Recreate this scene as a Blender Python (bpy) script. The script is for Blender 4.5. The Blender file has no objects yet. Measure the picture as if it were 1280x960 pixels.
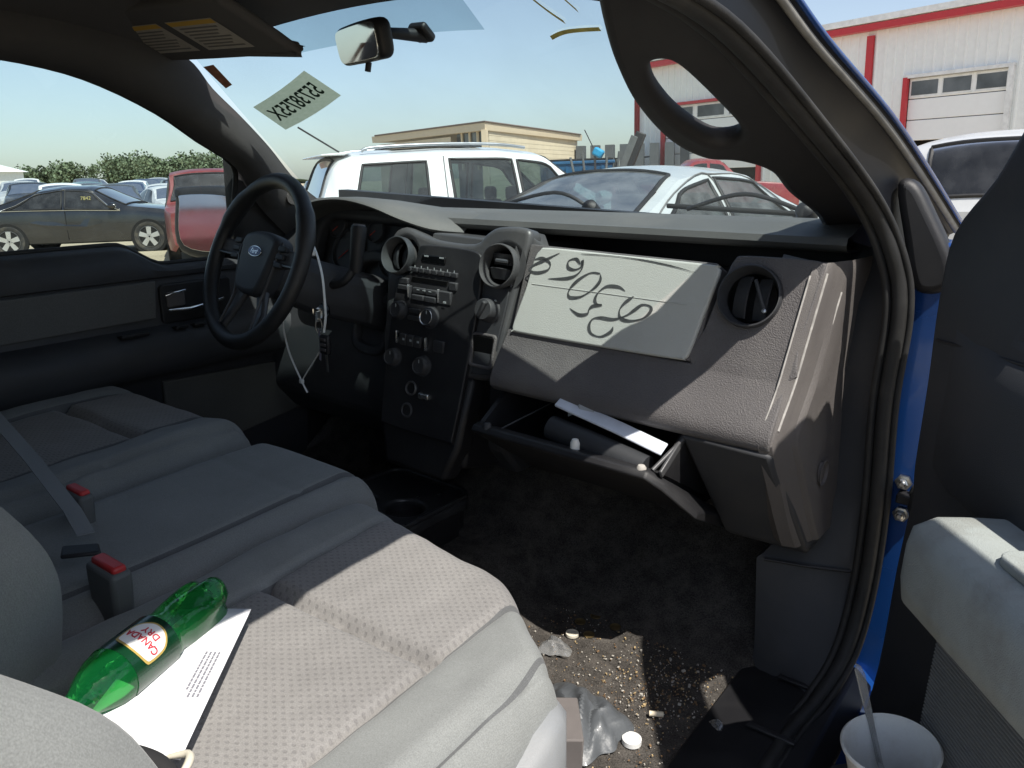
import bpy, bmesh, math, random
from mathutils import Vector, Matrix
R = math.radians
random.seed(7)
sc = bpy.context.scene
col = sc.collection

# ------------------------------------------------------------------ camera, sky, sun, exposure
TILT = R(4.0)                       # the truck leans on a soft tyre: its right side is low
def t2w(p):
    x, y, z = p
    return Vector((math.cos(TILT)*x + math.sin(TILT)*z, y, -math.sin(TILT)*x + math.cos(TILT)*z))
cam_d = bpy.data.cameras.new('camera')
cam = bpy.data.objects.new('camera', cam_d); col.objects.link(cam)
cam_d.sensor_width = 36.0; cam_d.lens = 36.0*1010/1280
cam_d.clip_start = 0.02; cam_d.clip_end = 3000
YAW, PITCH, ROLL = R(36.7), R(14.3), R(1.86)
h = Vector((-math.sin(YAW), math.cos(YAW), 0)); r0 = Vector((math.cos(YAW), math.sin(YAW), 0))
d = h*math.cos(PITCH) - Vector((0, 0, 1))*math.sin(PITCH)
u0 = r0.cross(d); u = u0*math.cos(ROLL) + r0*math.sin(ROLL); r = d.cross(u)
m = Matrix((r, u, -d)).transposed().to_4x4(); m.translation = t2w((1.13, 0, 1.503))
cam.matrix_world = m
sc.camera = cam

SUN = Vector((0.60, -0.20, 1.0)).normalized()      # towards the sun
w = bpy.data.worlds.new('World'); sc.world = w; w.use_nodes = True
nt = w.node_tree; bg = nt.nodes['Background']
sky = nt.nodes.new('ShaderNodeTexSky'); sky.sky_type = 'NISHITA'; sky.sun_disc = False
sky.sun_elevation = math.asin(SUN.z); sky.sun_rotation = math.atan2(SUN.x, SUN.y)
sky.air_density = 1.0; sky.dust_density = 1.45; sky.ozone_density = 1.8; sky.altitude = 300
hz = nt.nodes.new('ShaderNodeHueSaturation'); hz.inputs['Saturation'].default_value = 0.78      # summer haze pales the whole sky
nt.links.new(sky.outputs[0], hz.inputs['Color']); nt.links.new(hz.outputs[0], bg.inputs[0]); bg.inputs[1].default_value = 0.115
sl = bpy.data.lights.new('sun', 'SUN'); sl.energy = 4.6; sl.angle = R(0.53); sl.color = (1.0, 0.95, 0.87)
so = bpy.data.objects.new('sun', sl); col.objects.link(so); so.location = (20, 0, 40)
so.rotation_euler = (-SUN).to_track_quat('-Z', 'Y').to_euler()
vs = sc.view_settings
vs.view_transform = 'Standard'; vs.look = 'None'; vs.exposure = 0.55; vs.gamma = 1.0; vs.use_curve_mapping = False
sc.cycles.max_bounces = 8; sc.cycles.transparent_max_bounces = 16
sc.cycles.use_denoising = True

# ------------------------------------------------------------------ materials
MATS = {}
def N(nt, t, **k):
    n = nt.nodes.new(t)
    for a, b in k.items(): setattr(n, a, b)
    return n
def mat(name, c, rough=0.6, metal=0.0, spec=0.5, var=0.12, vs=6.0, bump=0.0, bs=400.0, grain=0.0, coat=0.0, sheen=0.0, dirt=None, ds=3.0, da=0.4):
    if name in MATS: return MATS[name]
    m = bpy.data.materials.new(name); m.use_nodes = True; nt = m.node_tree
    b = nt.nodes['Principled BSDF']
    b.inputs['Roughness'].default_value = rough; b.inputs['Metallic'].default_value = metal
    b.inputs['Specular IOR Level'].default_value = spec
    b.inputs['Coat Weight'].default_value = coat; b.inputs['Coat Roughness'].default_value = 0.05
    b.inputs['Sheen Weight'].default_value = sheen
    tc = N(nt, 'ShaderNodeTexCoord')
    no = N(nt, 'ShaderNodeTexNoise'); no.inputs['Scale'].default_value = vs; no.inputs['Detail'].default_value = 6
    nt.links.new(tc.outputs['Object'], no.inputs['Vector'])
    ra = N(nt, 'ShaderNodeMapRange'); ra.inputs[1].default_value = 0.3; ra.inputs[2].default_value = 0.7
    ra.inputs[3].default_value = 1 - var; ra.inputs[4].default_value = 1 + var
    nt.links.new(no.outputs[0], ra.inputs[0])
    mx = N(nt, 'ShaderNodeVectorMath', operation='SCALE'); mx.inputs[0].default_value = c[:3]
    nt.links.new(ra.outputs[0], mx.inputs['Scale'])
    out = mx.outputs[0]
    if grain:
        g = N(nt, 'ShaderNodeTexNoise'); g.inputs['Scale'].default_value = bs; g.inputs['Detail'].default_value = 2
        nt.links.new(tc.outputs['Object'], g.inputs['Vector'])
        gr = N(nt, 'ShaderNodeMapRange'); gr.inputs[1].default_value = .3; gr.inputs[2].default_value = .7
        gr.inputs[3].default_value = 1 - grain; gr.inputs[4].default_value = 1 + grain
        nt.links.new(g.outputs[0], gr.inputs[0])
        m2 = N(nt, 'ShaderNodeVectorMath', operation='SCALE'); nt.links.new(out, m2.inputs[0]); nt.links.new(gr.outputs[0], m2.inputs['Scale'])
        out = m2.outputs[0]
    if dirt:
        dn = N(nt, 'ShaderNodeTexNoise'); dn.inputs['Scale'].default_value = ds; dn.inputs['Detail'].default_value = 9; dn.inputs['Roughness'].default_value = .68
        nt.links.new(tc.outputs['Object'], dn.inputs['Vector'])
        dr = N(nt, 'ShaderNodeMapRange'); dr.inputs[1].default_value = .48; dr.inputs[2].default_value = .72; dr.inputs[3].default_value = 0; dr.inputs[4].default_value = da
        nt.links.new(dn.outputs[0], dr.inputs[0])
        mm = N(nt, 'ShaderNodeMix', data_type='RGBA'); nt.links.new(dr.outputs[0], mm.inputs[0]); nt.links.new(out, mm.inputs[6]); mm.inputs[7].default_value = (*dirt, 1)
        out = mm.outputs[2]
    nt.links.new(out, b.inputs['Base Color'])
    rr = N(nt, 'ShaderNodeMapRange'); rr.inputs[1].default_value = .3; rr.inputs[2].default_value = .7
    rr.inputs[3].default_value = max(0.02, rough - .07); rr.inputs[4].default_value = min(1, rough + .07)
    nt.links.new(no.outputs[0], rr.inputs[0]); nt.links.new(rr.outputs[0], b.inputs['Roughness'])
    if bump:
        g = N(nt, 'ShaderNodeTexNoise'); g.inputs['Scale'].default_value = bs; g.inputs['Detail'].default_value = 3
        nt.links.new(tc.outputs['Object'], g.inputs['Vector'])
        bp = N(nt, 'ShaderNodeBump'); bp.inputs['Strength'].default_value = bump; bp.inputs['Distance'].default_value = 0.002
        nt.links.new(g.outputs[0], bp.inputs['Height']); nt.links.new(bp.outputs[0], b.inputs['Normal'])
    MATS[name] = m
    return m
def glass(name, tint=(.86, .93, .92), refl=1.0, dust=0.03, dcol=(.7, .7, .66)):
    """thin pane: transparent with Fresnel reflection and a little dust"""
    if name in MATS: return MATS[name]
    m = bpy.data.materials.new(name); m.use_nodes = True; nt = m.node_tree
    nt.nodes.remove(nt.nodes['Principled BSDF']); o = nt.nodes['Material Output']
    t = N(nt, 'ShaderNodeBsdfTransparent'); t.inputs[0].default_value = (*tint, 1)
    g = N(nt, 'ShaderNodeBsdfGlossy'); g.inputs['Roughness'].default_value = 0.01
    f = N(nt, 'ShaderNodeFresnel'); f.inputs[0].default_value = 1.45
    fm = N(nt, 'ShaderNodeMath', operation='MULTIPLY'); fm.inputs[1].default_value = refl; nt.links.new(f.outputs[0], fm.inputs[0])
    a = N(nt, 'ShaderNodeMixShader'); nt.links.new(fm.outputs[0], a.inputs[0]); nt.links.new(t.outputs[0], a.inputs[1]); nt.links.new(g.outputs[0], a.inputs[2])
    df = N(nt, 'ShaderNodeBsdfDiffuse'); df.inputs[0].default_value = (*dcol, 1)
    tc = N(nt, 'ShaderNodeTexCoord'); no = N(nt, 'ShaderNodeTexNoise'); no.inputs['Scale'].default_value = 5; no.inputs['Detail'].default_value = 8
    nt.links.new(tc.outputs['Object'], no.inputs['Vector'])
    ra = N(nt, 'ShaderNodeMapRange'); ra.inputs[1].default_value = .35; ra.inputs[2].default_value = .75; ra.inputs[3].default_value = dust*.5; ra.inputs[4].default_value = dust*1.6
    nt.links.new(no.outputs[0], ra.inputs[0])
    b = N(nt, 'ShaderNodeMixShader'); nt.links.new(ra.outputs[0], b.inputs[0]); nt.links.new(a.outputs[0], b.inputs[1]); nt.links.new(df.outputs[0], b.inputs[2])
    nt.links.new(b.outputs[0], o.inputs[0])
    MATS[name] = m
    return m
def fabric(name, c, dimple=False):
    if name in MATS: return MATS[name]
    m = mat(name, c, rough=.92, spec=.15, var=.07, vs=9, grain=.16, bs=700, sheen=.15, dirt=tuple(k*.55 for k in c), ds=4, da=.25)
    nt = m.node_tree; b = nt.nodes['Principled BSDF']
    tc = N(nt, 'ShaderNodeTexCoord')
    if dimple:      # woven dimples in offset rows
        mp = N(nt, 'ShaderNodeMapping'); mp.inputs['Scale'].default_value = (1, 1, 1); nt.links.new(tc.outputs['Object'], mp.inputs[0])
        s = N(nt, 'ShaderNodeSeparateXYZ'); nt.links.new(mp.outputs[0], s.inputs[0])
        def sn(src, k):
            a = N(nt, 'ShaderNodeMath', operation='MULTIPLY'); a.inputs[1].default_value = k; nt.links.new(src, a.inputs[0])
            q = N(nt, 'ShaderNodeMath', operation='SINE'); nt.links.new(a.outputs[0], q.inputs[0]); return q.outputs[0]
        ml = N(nt, 'ShaderNodeMath', operation='MULTIPLY'); nt.links.new(sn(s.outputs[0], 2*math.pi/.0150), ml.inputs[0]); nt.links.new(sn(s.outputs[1], 2*math.pi/.0115), ml.inputs[1])
        src = N(nt, 'ShaderNodeMapRange'); src.interpolation_type = 'SMOOTHSTEP'; src.inputs[1].default_value = .25; src.inputs[2].default_value = .8
        nt.links.new(ml.outputs[0], src.inputs[0])
        hgt = N(nt, 'ShaderNodeMath', operation='MULTIPLY'); hgt.inputs[1].default_value = -1; nt.links.new(src.outputs[0], hgt.inputs[0])
        bp = N(nt, 'ShaderNodeBump'); bp.inputs['Strength'].default_value = .4; bp.inputs['Distance'].default_value = .0016
        nt.links.new(hgt.outputs[0], bp.inputs['Height'])
        # base colour multiplied darker inside the dimples
        lk = b.inputs['Base Color'].links[0].from_socket
        mm = N(nt, 'ShaderNodeMix', data_type='RGBA', blend_type='MULTIPLY'); 
        sc_ = N(nt, 'ShaderNodeMath', operation='MULTIPLY'); sc_.inputs[1].default_value = .45; nt.links.new(src.outputs[0], sc_.inputs[0])
        nt.links.new(sc_.outputs[0], mm.inputs[0]); nt.links.new(lk, mm.inputs[6]); mm.inputs[7].default_value = (.62, .62, .64, 1)
        nt.links.new(mm.outputs[2], b.inputs['Base Color'])
    else:
        wv = N(nt, 'ShaderNodeTexWave'); wv.inputs['Scale'].default_value = 260; wv.inputs['Distortion'].default_value = 3
        nt.links.new(tc.outputs['Object'], wv.inputs['Vector'])
        bp = N(nt, 'ShaderNodeBump'); bp.inputs['Strength'].default_value = .15; bp.inputs['Distance'].default_value = .001
        nt.links.new(wv.outputs[1], bp.inputs['Height'])
    nt.links.new(bp.outputs[0], b.inputs['Normal'])
    return m

PL_DARK = lambda: mat('dark grained plastic', (.038, .040, .045), .55, var=.10, bump=.35, bs=900, dirt=(.11, .10, .09), ds=5, da=.22)
PL_BLACK = lambda: mat('black plastic', (.014, .014, .016), .5, var=.1, bump=.2, bs=900, dirt=(.07, .07, .065), ds=6, da=.2)
PL_MID = lambda: mat('charcoal grained plastic', (.105, .098, .099), .6, var=.08, bump=.9, bs=420, grain=.07, dirt=(.19, .18, .17), ds=6, da=.35)
PL_PEWTER = lambda: mat('pewter painted plastic', (.085, .086, .09), .42, metal=.25, var=.06, bump=.1, bs=900, dirt=(.25, .24, .22), ds=5, da=.25)
PL_STONE = lambda: mat('stone grey grained plastic', (.50, .51, .48), .62, var=.05, bump=.5, bs=700, dirt=(.30, .29, .26), ds=3, da=.3)
PL_LIGHT = lambda: mat('light grey seat plastic', (.24, .25, .26), .5, var=.05, bump=.3, bs=700, dirt=(.28, .27, .25), ds=4, da=.35)
RUBBER = lambda: mat('black rubber', (.018, .018, .018), .62, var=.15, bump=.2, bs=500, dirt=(.10, .095, .085), ds=7, da=.3)
LEATHER = lambda: mat('black leather', (.020, .020, .021), .45, var=.1, bump=.3, bs=1200, dirt=(.08, .075, .07), ds=8, da=.25)
BLUE = lambda: mat('blue metallic paint', (.010, .066, .27), .30, metal=.35, var=.08, coat=.7, grain=.12, bs=1500, dirt=(.10, .11, .13), ds=5, da=.25)
CHROME = lambda: mat('chrome', (.75, .76, .77), .12, metal=1, var=.04)
STEEL = lambda: mat('zinc steel', (.55, .55, .53), .35, metal=1, var=.1)
HEADL = lambda: mat('grey headliner cloth', (.11, .105, .105), .95, spec=.1, var=.06, grain=.12, bs=800, bump=.3)
CARPET = lambda: mat('dark carpet', (.06, .055, .050), 1.0, spec=.05, var=.3, vs=20, bump=1.0, bs=350, grain=.5, dirt=(.14, .125, .11), ds=26, da=.55)
WHITE_PL = lambda: mat('white nylon', (.75, .76, .74), .4, var=.04)
PAPER = lambda: mat('white paper', (.80, .80, .82), .85, spec=.2, var=.03)

# ------------------------------------------------------------------ mesh helpers
def link(o, parent=None):
    col.objects.link(o)
    if parent is not None: o.parent = parent
    return o
def finish(me, mat_, smooth=True, ang=38):
    if mat_ is not None:
        for q in (mat_ if isinstance(mat_, (list, tuple)) else [mat_]): me.materials.append(q)
    if smooth:
        me.polygons.foreach_set('use_smooth', [True]*len(me.polygons)); me.set_sharp_from_angle(angle=R(ang))
def mk(name, V, F, mat_, parent=None, bev=0, seg=2, smooth=True, ang=38, fix=True):
    me = bpy.data.meshes.new(name); me.from_pydata([tuple(v) for v in V], [], F)
    if fix:
        bm = bmesh.new(); bm.from_mesh(me); bmesh.ops.recalc_face_normals(bm, faces=bm.faces); bm.to_mesh(me); bm.free()
    me.update(); finish(me, mat_, smooth, ang)
    o = link(bpy.data.objects.new(name, me), parent)
    if bev:
        b = o.modifiers.new('bevel', 'BEVEL'); b.width = bev; b.segments = seg; b.limit_method = 'ANGLE'; b.angle_limit = R(30)
    return o
def boxvf(c, s, rot=None):
    V = []
    for i in range(8):
        p = Vector(((i & 1) - .5, ((i >> 1) & 1) - .5, ((i >> 2) & 1) - .5)); p = Vector((p.x*s[0], p.y*s[1], p.z*s[2]))
        if rot is not None: p = rot @ p
        V.append(Vector(c) + p)
    return V, [(0, 2, 3, 1), (4, 5, 7, 6), (0, 1, 5, 4), (2, 6, 7, 3), (0, 4, 6, 2), (1, 3, 7, 5)]
def box(name, c, s, mat_, parent=None, rot=None, bev=0, seg=2):
    V, F = boxvf(c, s, rot); return mk(name, V, F, mat_, parent, bev, seg)
def frame(o, ex, ey):
    ex = Vector(ex).normalized(); ey = Vector(ey); ey = (ey - ex*ey.dot(ex)).normalized(); ez = ex.cross(ey)
    o = Vector(o)
    return lambda a, b, c=0.0: o + ex*a + ey*b + ez*c
def merge(parts):
    V, F = [], []
    for v, f in parts:
        n = len(V); V += list(v); F += [tuple(i + n for i in q) for q in f]
    return V, F
def cr(P, n=6, closed=False):
    """Catmull-Rom through points"""
    P = [Vector(p) for p in P]; out = []; k = len(P)
    for i in range(k if closed else k - 1):
        if closed: a, b, c, e = P[i-1], P[i], P[(i+1) % k], P[(i+2) % k]
        else: a, b, c, e = P[max(i-1, 0)], P[i], P[i+1], P[min(i+2, k-1)]
        for j in range(n):
            t = j/n
            out.append(.5*((2*b) + (c-a)*t + (2*a - 5*b + 4*c - e)*t*t + (-a + 3*b - 3*c + e)*t**3))
    if not closed: out.append(P[-1])
    return out
def tubevf(P, rad, n=8, closed=False, flat=None):
    P = [Vector(p) for p in P]; k = len(P)
    rad = rad if isinstance(rad, (list, tuple)) else [rad]*k
    T = []
    for i in range(k):
        a = P[(i-1) % k] if (closed or i) else P[0]; b = P[(i+1) % k] if (closed or i < k-1) else P[-1]
        T.append((b-a).normalized())
    up = Vector((0, 0, 1)) if abs(T[0].z) < .9 else Vector((1, 0, 0))
    nrm = (up - T[0]*up.dot(T[0])).normalized(); V, F = [], []
    for i in range(k):
        nrm = (nrm - T[i]*nrm.dot(T[i])).normalized(); bi = T[i].cross(nrm)
        fx, fy = flat if flat else (1, 1)
        for j in range(n):
            a = 2*math.pi*j/n; V.append(P[i] + nrm*math.cos(a)*rad[i]*fx + bi*math.sin(a)*rad[i]*fy)
    for i in range(k if closed else k-1):
        for j in range(n):
            F.append((i*n+j, i*n+(j+1) % n, ((i+1) % k)*n+(j+1) % n, ((i+1) % k)*n+j))
    if not closed: F += [tuple(range(n-1, -1, -1)), tuple((k-1)*n+j for j in range(n))]
    return V, F
def tube(name, P, rad, mat_, parent=None, n=8, closed=False, flat=None):
    V, F = tubevf(P, rad, n, closed, flat); return mk(name, V, F, mat_, parent, ang=60)
def loftvf(rings, closed=True, cap=True):
    n = len(rings[0]); V = [Vector(p) for q in rings for p in q]; F = []
    for i in range(len(rings)-1):
        for j in range(n if closed else n-1):
            F.append((i*n+j, i*n+(j+1) % n, (i+1)*n+(j+1) % n, (i+1)*n+j))
    if cap and closed: F += [tuple(range(n-1, -1, -1)), tuple((len(rings)-1)*n+j for j in range(n))]
    return V, F
def loft(name, rings, mat_, parent=None, closed=True, cap=True, bev=0, ang=38, seg=2):
    V, F = loftvf(rings, closed, cap); return mk(name, V, F, mat_, parent, bev, seg, ang=ang)
def lathevf(prof, fr, n=24):
    """prof: (radius, height) pairs about the frame's third axis"""
    V, F = [], []
    for (q, hh) in prof:
        for j in range(n):
            a = 2*math.pi*j/n; V.append(fr(q*math.cos(a), q*math.sin(a), hh))
    for i in range(len(prof)-1):
        for j in range(n): F.append((i*n+j, i*n+(j+1) % n, (i+1)*n+(j+1) % n, (i+1)*n+j))
    return V, F
def lathe(name, prof, fr, mat_, parent=None, n=24, ang=38):
    V, F = lathevf(prof, fr, n); return mk(name, V, F, mat_, parent, ang=ang, fix=True)
def gridvf(fn, nu, nv):
    V = [fn(i/nu, j/nv) for j in range(nv+1) for i in range(nu+1)]
    F = [(j*(nu+1)+i, j*(nu+1)+i+1, (j+1)*(nu+1)+i+1, (j+1)*(nu+1)+i) for j in range(nv) for i in range(nu)]
    return V, F
def grid(name, fn, nu, nv, mat_, parent=None, thick=0, ang=38, off=-1):
    V, F = gridvf(fn, nu, nv); o = mk(name, V, F, mat_, parent, ang=ang, fix=False)
    if thick:
        s = o.modifiers.new('solid', 'SOLIDIFY'); s.thickness = thick; s.offset = off
    return o
def curve_mesh(name, loops, fr, depth, bev, mat_, parent=None, res=3):
    """filled outline (with holes) given in a frame's plane, extruded both ways, bevelled"""
    cu = bpy.data.curves.new(name, 'CURVE'); cu.dimensions = '2D'; cu.fill_mode = 'BOTH'
    cu.extrude = max(0, depth/2 - bev); cu.bevel_depth = bev; cu.bevel_resolution = res; cu.offset = -bev
    for lp in loops:
        s = cu.splines.new('POLY'); s.points.add(len(lp)-1); s.use_cyclic_u = True
        for q, p in zip(s.points, lp): q.co = (p[0], p[1], 0, 1)
    ob = bpy.data.objects.new(name, cu); me = bpy.data.meshes.new_from_object(ob)
    bpy.data.objects.remove(ob); bpy.data.curves.remove(cu)
    for v in me.vertices: v.co = fr(v.co.x, v.co.y, v.co.z)
    me.materials.clear(); me.name = name; finish(me, mat_, True, 40)
    return link(bpy.data.objects.new(name, me), parent)
def text_mesh(name, s, fr, size, mat_, parent=None, mirror=False, bold=0.0, depth=0.0006, shear=0.0, sx=1.0):
    cu = bpy.data.curves.new(name, 'FONT'); cu.body = s; cu.size = size; cu.align_x = 'CENTER'; cu.align_y = 'CENTER'
    cu.extrude = depth/2; cu.offset = bold; cu.shear = shear; cu.resolution_u = 3
    ob = bpy.data.objects.new(name, cu); me = bpy.data.meshes.new_from_object(ob)
    bpy.data.objects.remove(ob); bpy.data.curves.remove(cu)
    for v in me.vertices: v.co = fr((-1 if mirror else 1)*v.co.x*sx, v.co.y, v.co.z)
    me.materials.clear(); me.name = name; finish(me, mat_, False)
    return link(bpy.data.objects.new(name, me), parent)
def rrect(w_, h_, r_, n=4, cx=0, cy=0):
    out = []
    for sx, sy, a0 in ((1, 1, 0), (-1, 1, 90), (-1, -1, 180), (1, -1, 270)):
        for j in range(n+1):
            a = R(a0 + 90*j/n); out.append((cx + sx*(w_/2-r_) + r_*math.cos(a), cy + sy*(h_/2-r_) + r_*math.sin(a)))
    return out
def interp(x, xs, ys):
    if x <= xs[0]: return ys[0]
    for i in range(len(xs)-1):
        if x <= xs[i+1]:
            t = (x-xs[i])/(xs[i+1]-xs[i]); return ys[i] + (ys[i+1]-ys[i])*t
    return ys[-1]
def smooth_interp(x, xs, ys):
    if x <= xs[0]: return ys[0]
    for i in range(len(xs)-1):
        if x <= xs[i+1]:
            t = (x-xs[i])/(xs[i+1]-xs[i]); t = t*t*(3-2*t); return ys[i] + (ys[i+1]-ys[i])*t
    return ys[-1]
def tag(o, label, cat, group=None):
    o['label'] = label; o['category'] = cat
    if group: o['group'] = group
    return o
def structure(o): o['kind'] = 'structure'; return o
def thing(name, label, cat, loc=(0, 0, 0), rotz=0, group=None):
    o = bpy.data.objects.new(name, None); col.objects.link(o); o.empty_display_size = .2
    o.location = loc; o.rotation_euler = (0, 0, rotz); return tag(o, label, cat, group)
def rebase(o, base, children=()):
    """an object modelled in truck coordinates becomes a thing of its own, its origin at its base"""
    me = o.data
    for v in me.vertices: v.co -= Vector(base)
    o.location = t2w(base); o.rotation_euler = (0, TILT, 0)
def loose(name, base, label, cat, group=None):
    o = bpy.data.objects.new(name, None); col.objects.link(o); o.empty_display_size = .05
    o.location = t2w(base); o.rotation_euler = (0, TILT, 0); return tag(o, label, cat, group)
def shift(o, base):
    for v in o.data.vertices: v.co -= Vector(base)
    return o
# ------------------------------------------------------------------ the setting: ground
def gz(x): return min(1.6, .024*max(0, -23-x))      # the lot rises gently to the left
g = grid('ground', lambda a, b: Vector((-900 + 1300*a, -400 + 1300*b, gz(-900 + 1300*a) + 0.015*math.sin(a*90)*math.cos(b*70))), 260, 60,
         mat('pale dusty gravel', (.38, .33, .24), .95, spec=.1, var=.16, vs=.5, bump=.8, bs=30, grain=.2, dirt=(.30, .26, .20), ds=.25, da=.5))
structure(g)

# ------------------------------------------------------------------ the truck
truck = thing('pickup_truck', 'dusty blue pickup truck with grey cloth interior, seen through its open passenger door', 'pickup truck')
truck.rotation_euler = (0, TILT, 0)
T = truck

def paper_translucent():
    m = bpy.data.materials.new('greenish paper back'); m.use_nodes = True; nt = m.node_tree; b = nt.nodes['Principled BSDF']; o = nt.nodes['Material Output']
    no = N(nt, 'ShaderNodeTexNoise'); no.inputs['Scale'].default_value = 18; no.inputs['Detail'].default_value = 6
    cr_ = N(nt, 'ShaderNodeMix', data_type='RGBA'); cr_.inputs[6].default_value = (.26, .32, .24, 1); cr_.inputs[7].default_value = (.40, .44, .36, 1)
    nt.links.new(no.outputs[0], cr_.inputs[0]); nt.links.new(cr_.outputs[2], b.inputs['Base Color'])
    t = N(nt, 'ShaderNodeBsdfTranslucent'); nt.links.new(cr_.outputs[2], t.inputs[0]); mx = N(nt, 'ShaderNodeMixShader'); mx.inputs[0].default_value = .6
    nt.links.new(b.outputs[0], mx.inputs[1]); nt.links.new(t.outputs[0], mx.inputs[2]); nt.links.new(mx.outputs[0], o.inputs[0]); return m
# --- windshield surface
def ws(uu, vv, off=0.0):
    hw = .74 + (.60-.74)*vv
    y = (1.92 - .30*uu*uu)*(1-vv) + (1.22 - .08*uu*uu)*vv
    z = (1.28 + .03*uu*uu)*(1-vv) + (1.765 - .09*uu*uu)*vv
    return Vector((uu*hw, y - off*.55, z - off*.83))
wsh = grid('windshield', lambda a, b: ws(2*a-1, b), 24, 14, glass('windshield glass', (.84, .93, .93), .9, .065), T)
band = grid('tint_band', lambda a, b: ws(-.62 + .80*a, .885 + .125*b, .003), 16, 4, glass('dotted frit band', (.62, .70, .72), .3, .03, (.08, .09, .10)), wsh)
# stickers and paint-pen marks on the glass
def patch(name, c4, off, mat_, parent, nu=6, nv=4):
    (a, b, c, e) = c4
    def f(s, t):
        p = [a[i]*(1-s)*(1-t) + b[i]*s*(1-t) + c[i]*s*t + e[i]*(1-s)*t for i in (0, 1)]
        return ws(p[0], p[1], off)
    return grid(name, f, nu, nv, mat_, parent)
stk = patch('lot_sticker', ((-.940, .700), (-.895, .560), (-.588, .700), (-.647, .820)), .004, paper_translucent(), wsh)
# lettering reads from outside, so it is reversed in here
def sticker_fr(a, b, c=0):
    A, B, C_, E_ = (-.895, .560), (-.588, .700), (-.647, .820), (-.940, .700)
    s = .5 + a; t = .5 + b
    p = [A[i]*(1-s)*(1-t) + B[i]*s*(1-t) + C_[i]*s*t + E_[i]*(1-s)*t for i in (0, 1)]
    return ws(p[0], p[1], .006 - c)
text_mesh('sticker_number', '55738755X', lambda a, b, c=0: sticker_fr(a, b*1.0, c), .62, mat('dark green ink', (.015, .05, .03), .8), wsh, mirror=True, bold=.008, sx=.285)
patch('small_sticker', ((-.992, .935), (-.978, .815), (-.945, .825), (-.950, .93)), .004, mat('worn red brown sticker', (.35, .16, .10), .8, var=.5, vs=40), wsh, 3, 3)
YEL = mat('yellow paint pen', (.62, .55, .16), .7, var=.2, vs=60)
for k, P in enumerate([[(.438, 1.0), (.48, .95), (.519, .915)], [(.57, 1.0), (.60, .955)], [(.423, .862), (.50, .885), (.64, .905)]]):
    rows = []
    for q in cr([(a, b, 0) for a, b in P], 8): rows.append([ws(q.x, q.y-.006, .003), ws(q.x, q.y+.006, .003)])
    loft('paint_pen_stroke', rows, YEL, wsh, closed=False)

# --- roof, headliner, floor, firewall, cab back
def head(a, b):
    uu = 2*a-1; yf_ = 1.225 - .08*uu*uu
    y = yf_ + (-.88-yf_)*b; z = (1.757 - .085*uu*uu)*(1-min(1, b*6)) + min(1, b*6)*(1.785 - .075*abs(uu)**2.6)
    return Vector((uu*.61, y, z))
grid('headliner', head, 24, 20, HEADL(), T)
grid('roof', lambda a, b: head(a, b) + Vector(((2*a-1)*.10, .0, .055)), 24, 20, BLUE(), T)
grid('cab_floor', lambda a, b: Vector((-.80 + 1.60*a, -.88 + 2.62*b, .5 + .16*max(0, (b-.86)/.14)**1.3*1.6 + .10*math.exp(-((a-.5)/.13)**4) + .003*math.sin(a*60)*math.sin(b*70))), 60, 70, CARPET(), T)
box('firewall', (0, 1.76, .95), (1.6, .04, .80), PL_BLACK(), T)
grid('cab_back', lambda a, b: Vector((-.78 + 1.56*a, -.88 + .03*b, .45 + (.80 if b < .5 else 0)*b*2 + (0 if b < .5 else .8))), 8, 6, PL_MID(), T)
grid('rear_window', lambda a, b: Vector((-.70 + 1.40*a, -.87 + .05*b, 1.27 + .43*b)), 6, 4, glass('rear tinted glass', (.5, .55, .53), 1, .03), T)
for sx in (-1, 1):
    box('cab_side', (sx*.83, -.50, .98), (.12, .76, 1.0), BLUE(), T, bev=.02)
    box('cab_side_post', (sx*.76, -.16, 1.56), (.10, .10, .34), BLUE(), T, bev=.015)
    # sill below the door opening
    sill = loft('door_sill', [[Vector((sx*x, y, z)) for x, z in ((.74, .505), (.80, .53), (.90, .53), (.93, .50), (.97, .46), (.97, .34), (.74, .34))] for y in (-.12, .5, 1.1, 1.56)], BLUE(), T, bev=.008)
    loft('tread_plate', [[Vector((sx*x, y, z)) for x, z in ((.70, .508), (.745, .520), (.80, .540), (.895, .540), (.925, .512), (.925, .50), (.70, .495))] for y in (-.12, .5, 1.1, 1.50)], PL_BLACK(), sill, bev=.004)
    for k in range(9): box('tread_rib', (sx*.825, .05 + k*.165, .5455), (.085, .012, .006), PL_BLACK(), sill, bev=.002)
    # front fender and hood outside
    loft('fender', [[Vector((sx*x, y, z)) for x, z in ((.80, 1.20), (.93, 1.16), (.985, 1.05), (.99, .70), (.97, .40), (.80, .40))] for y in (1.60, 2.2, 2.9, 3.25)], BLUE(), T, bev=.02)
    fr = frame((sx*.92, 2.55, .42), (0, 1, 0), (0, 0, 1))
    fw = lathe('wheel', [(.22, -.12), (.37, -.13), (.40, -.09), (.40, .09), (.37, .13), (.24, .12)], fr, RUBBER(), T, 32)
    lathe('rim', [(.24, -.11), (.23, -.02), (.06, .02), (.05, .05), (.0, .05)], fr, STEEL(), fw, 24)
box('footwell_side', (-.77, 1.63, .80), (.04, .27, .70), PL_BLACK(), T, bev=.01)
hood = grid('hood', lambda a, b: Vector((-.80 + 1.6*a, 1.90 + 1.40*b, 1.215 - .05*b - .05*abs(2*a-1)**3 - .12*max(0, b-.85)*4)), 16, 14, BLUE(), T)
box('cowl', (0, 1.93, 1.20), (1.5, .16, .06), PL_BLACK(), T, bev=.01)

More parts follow.
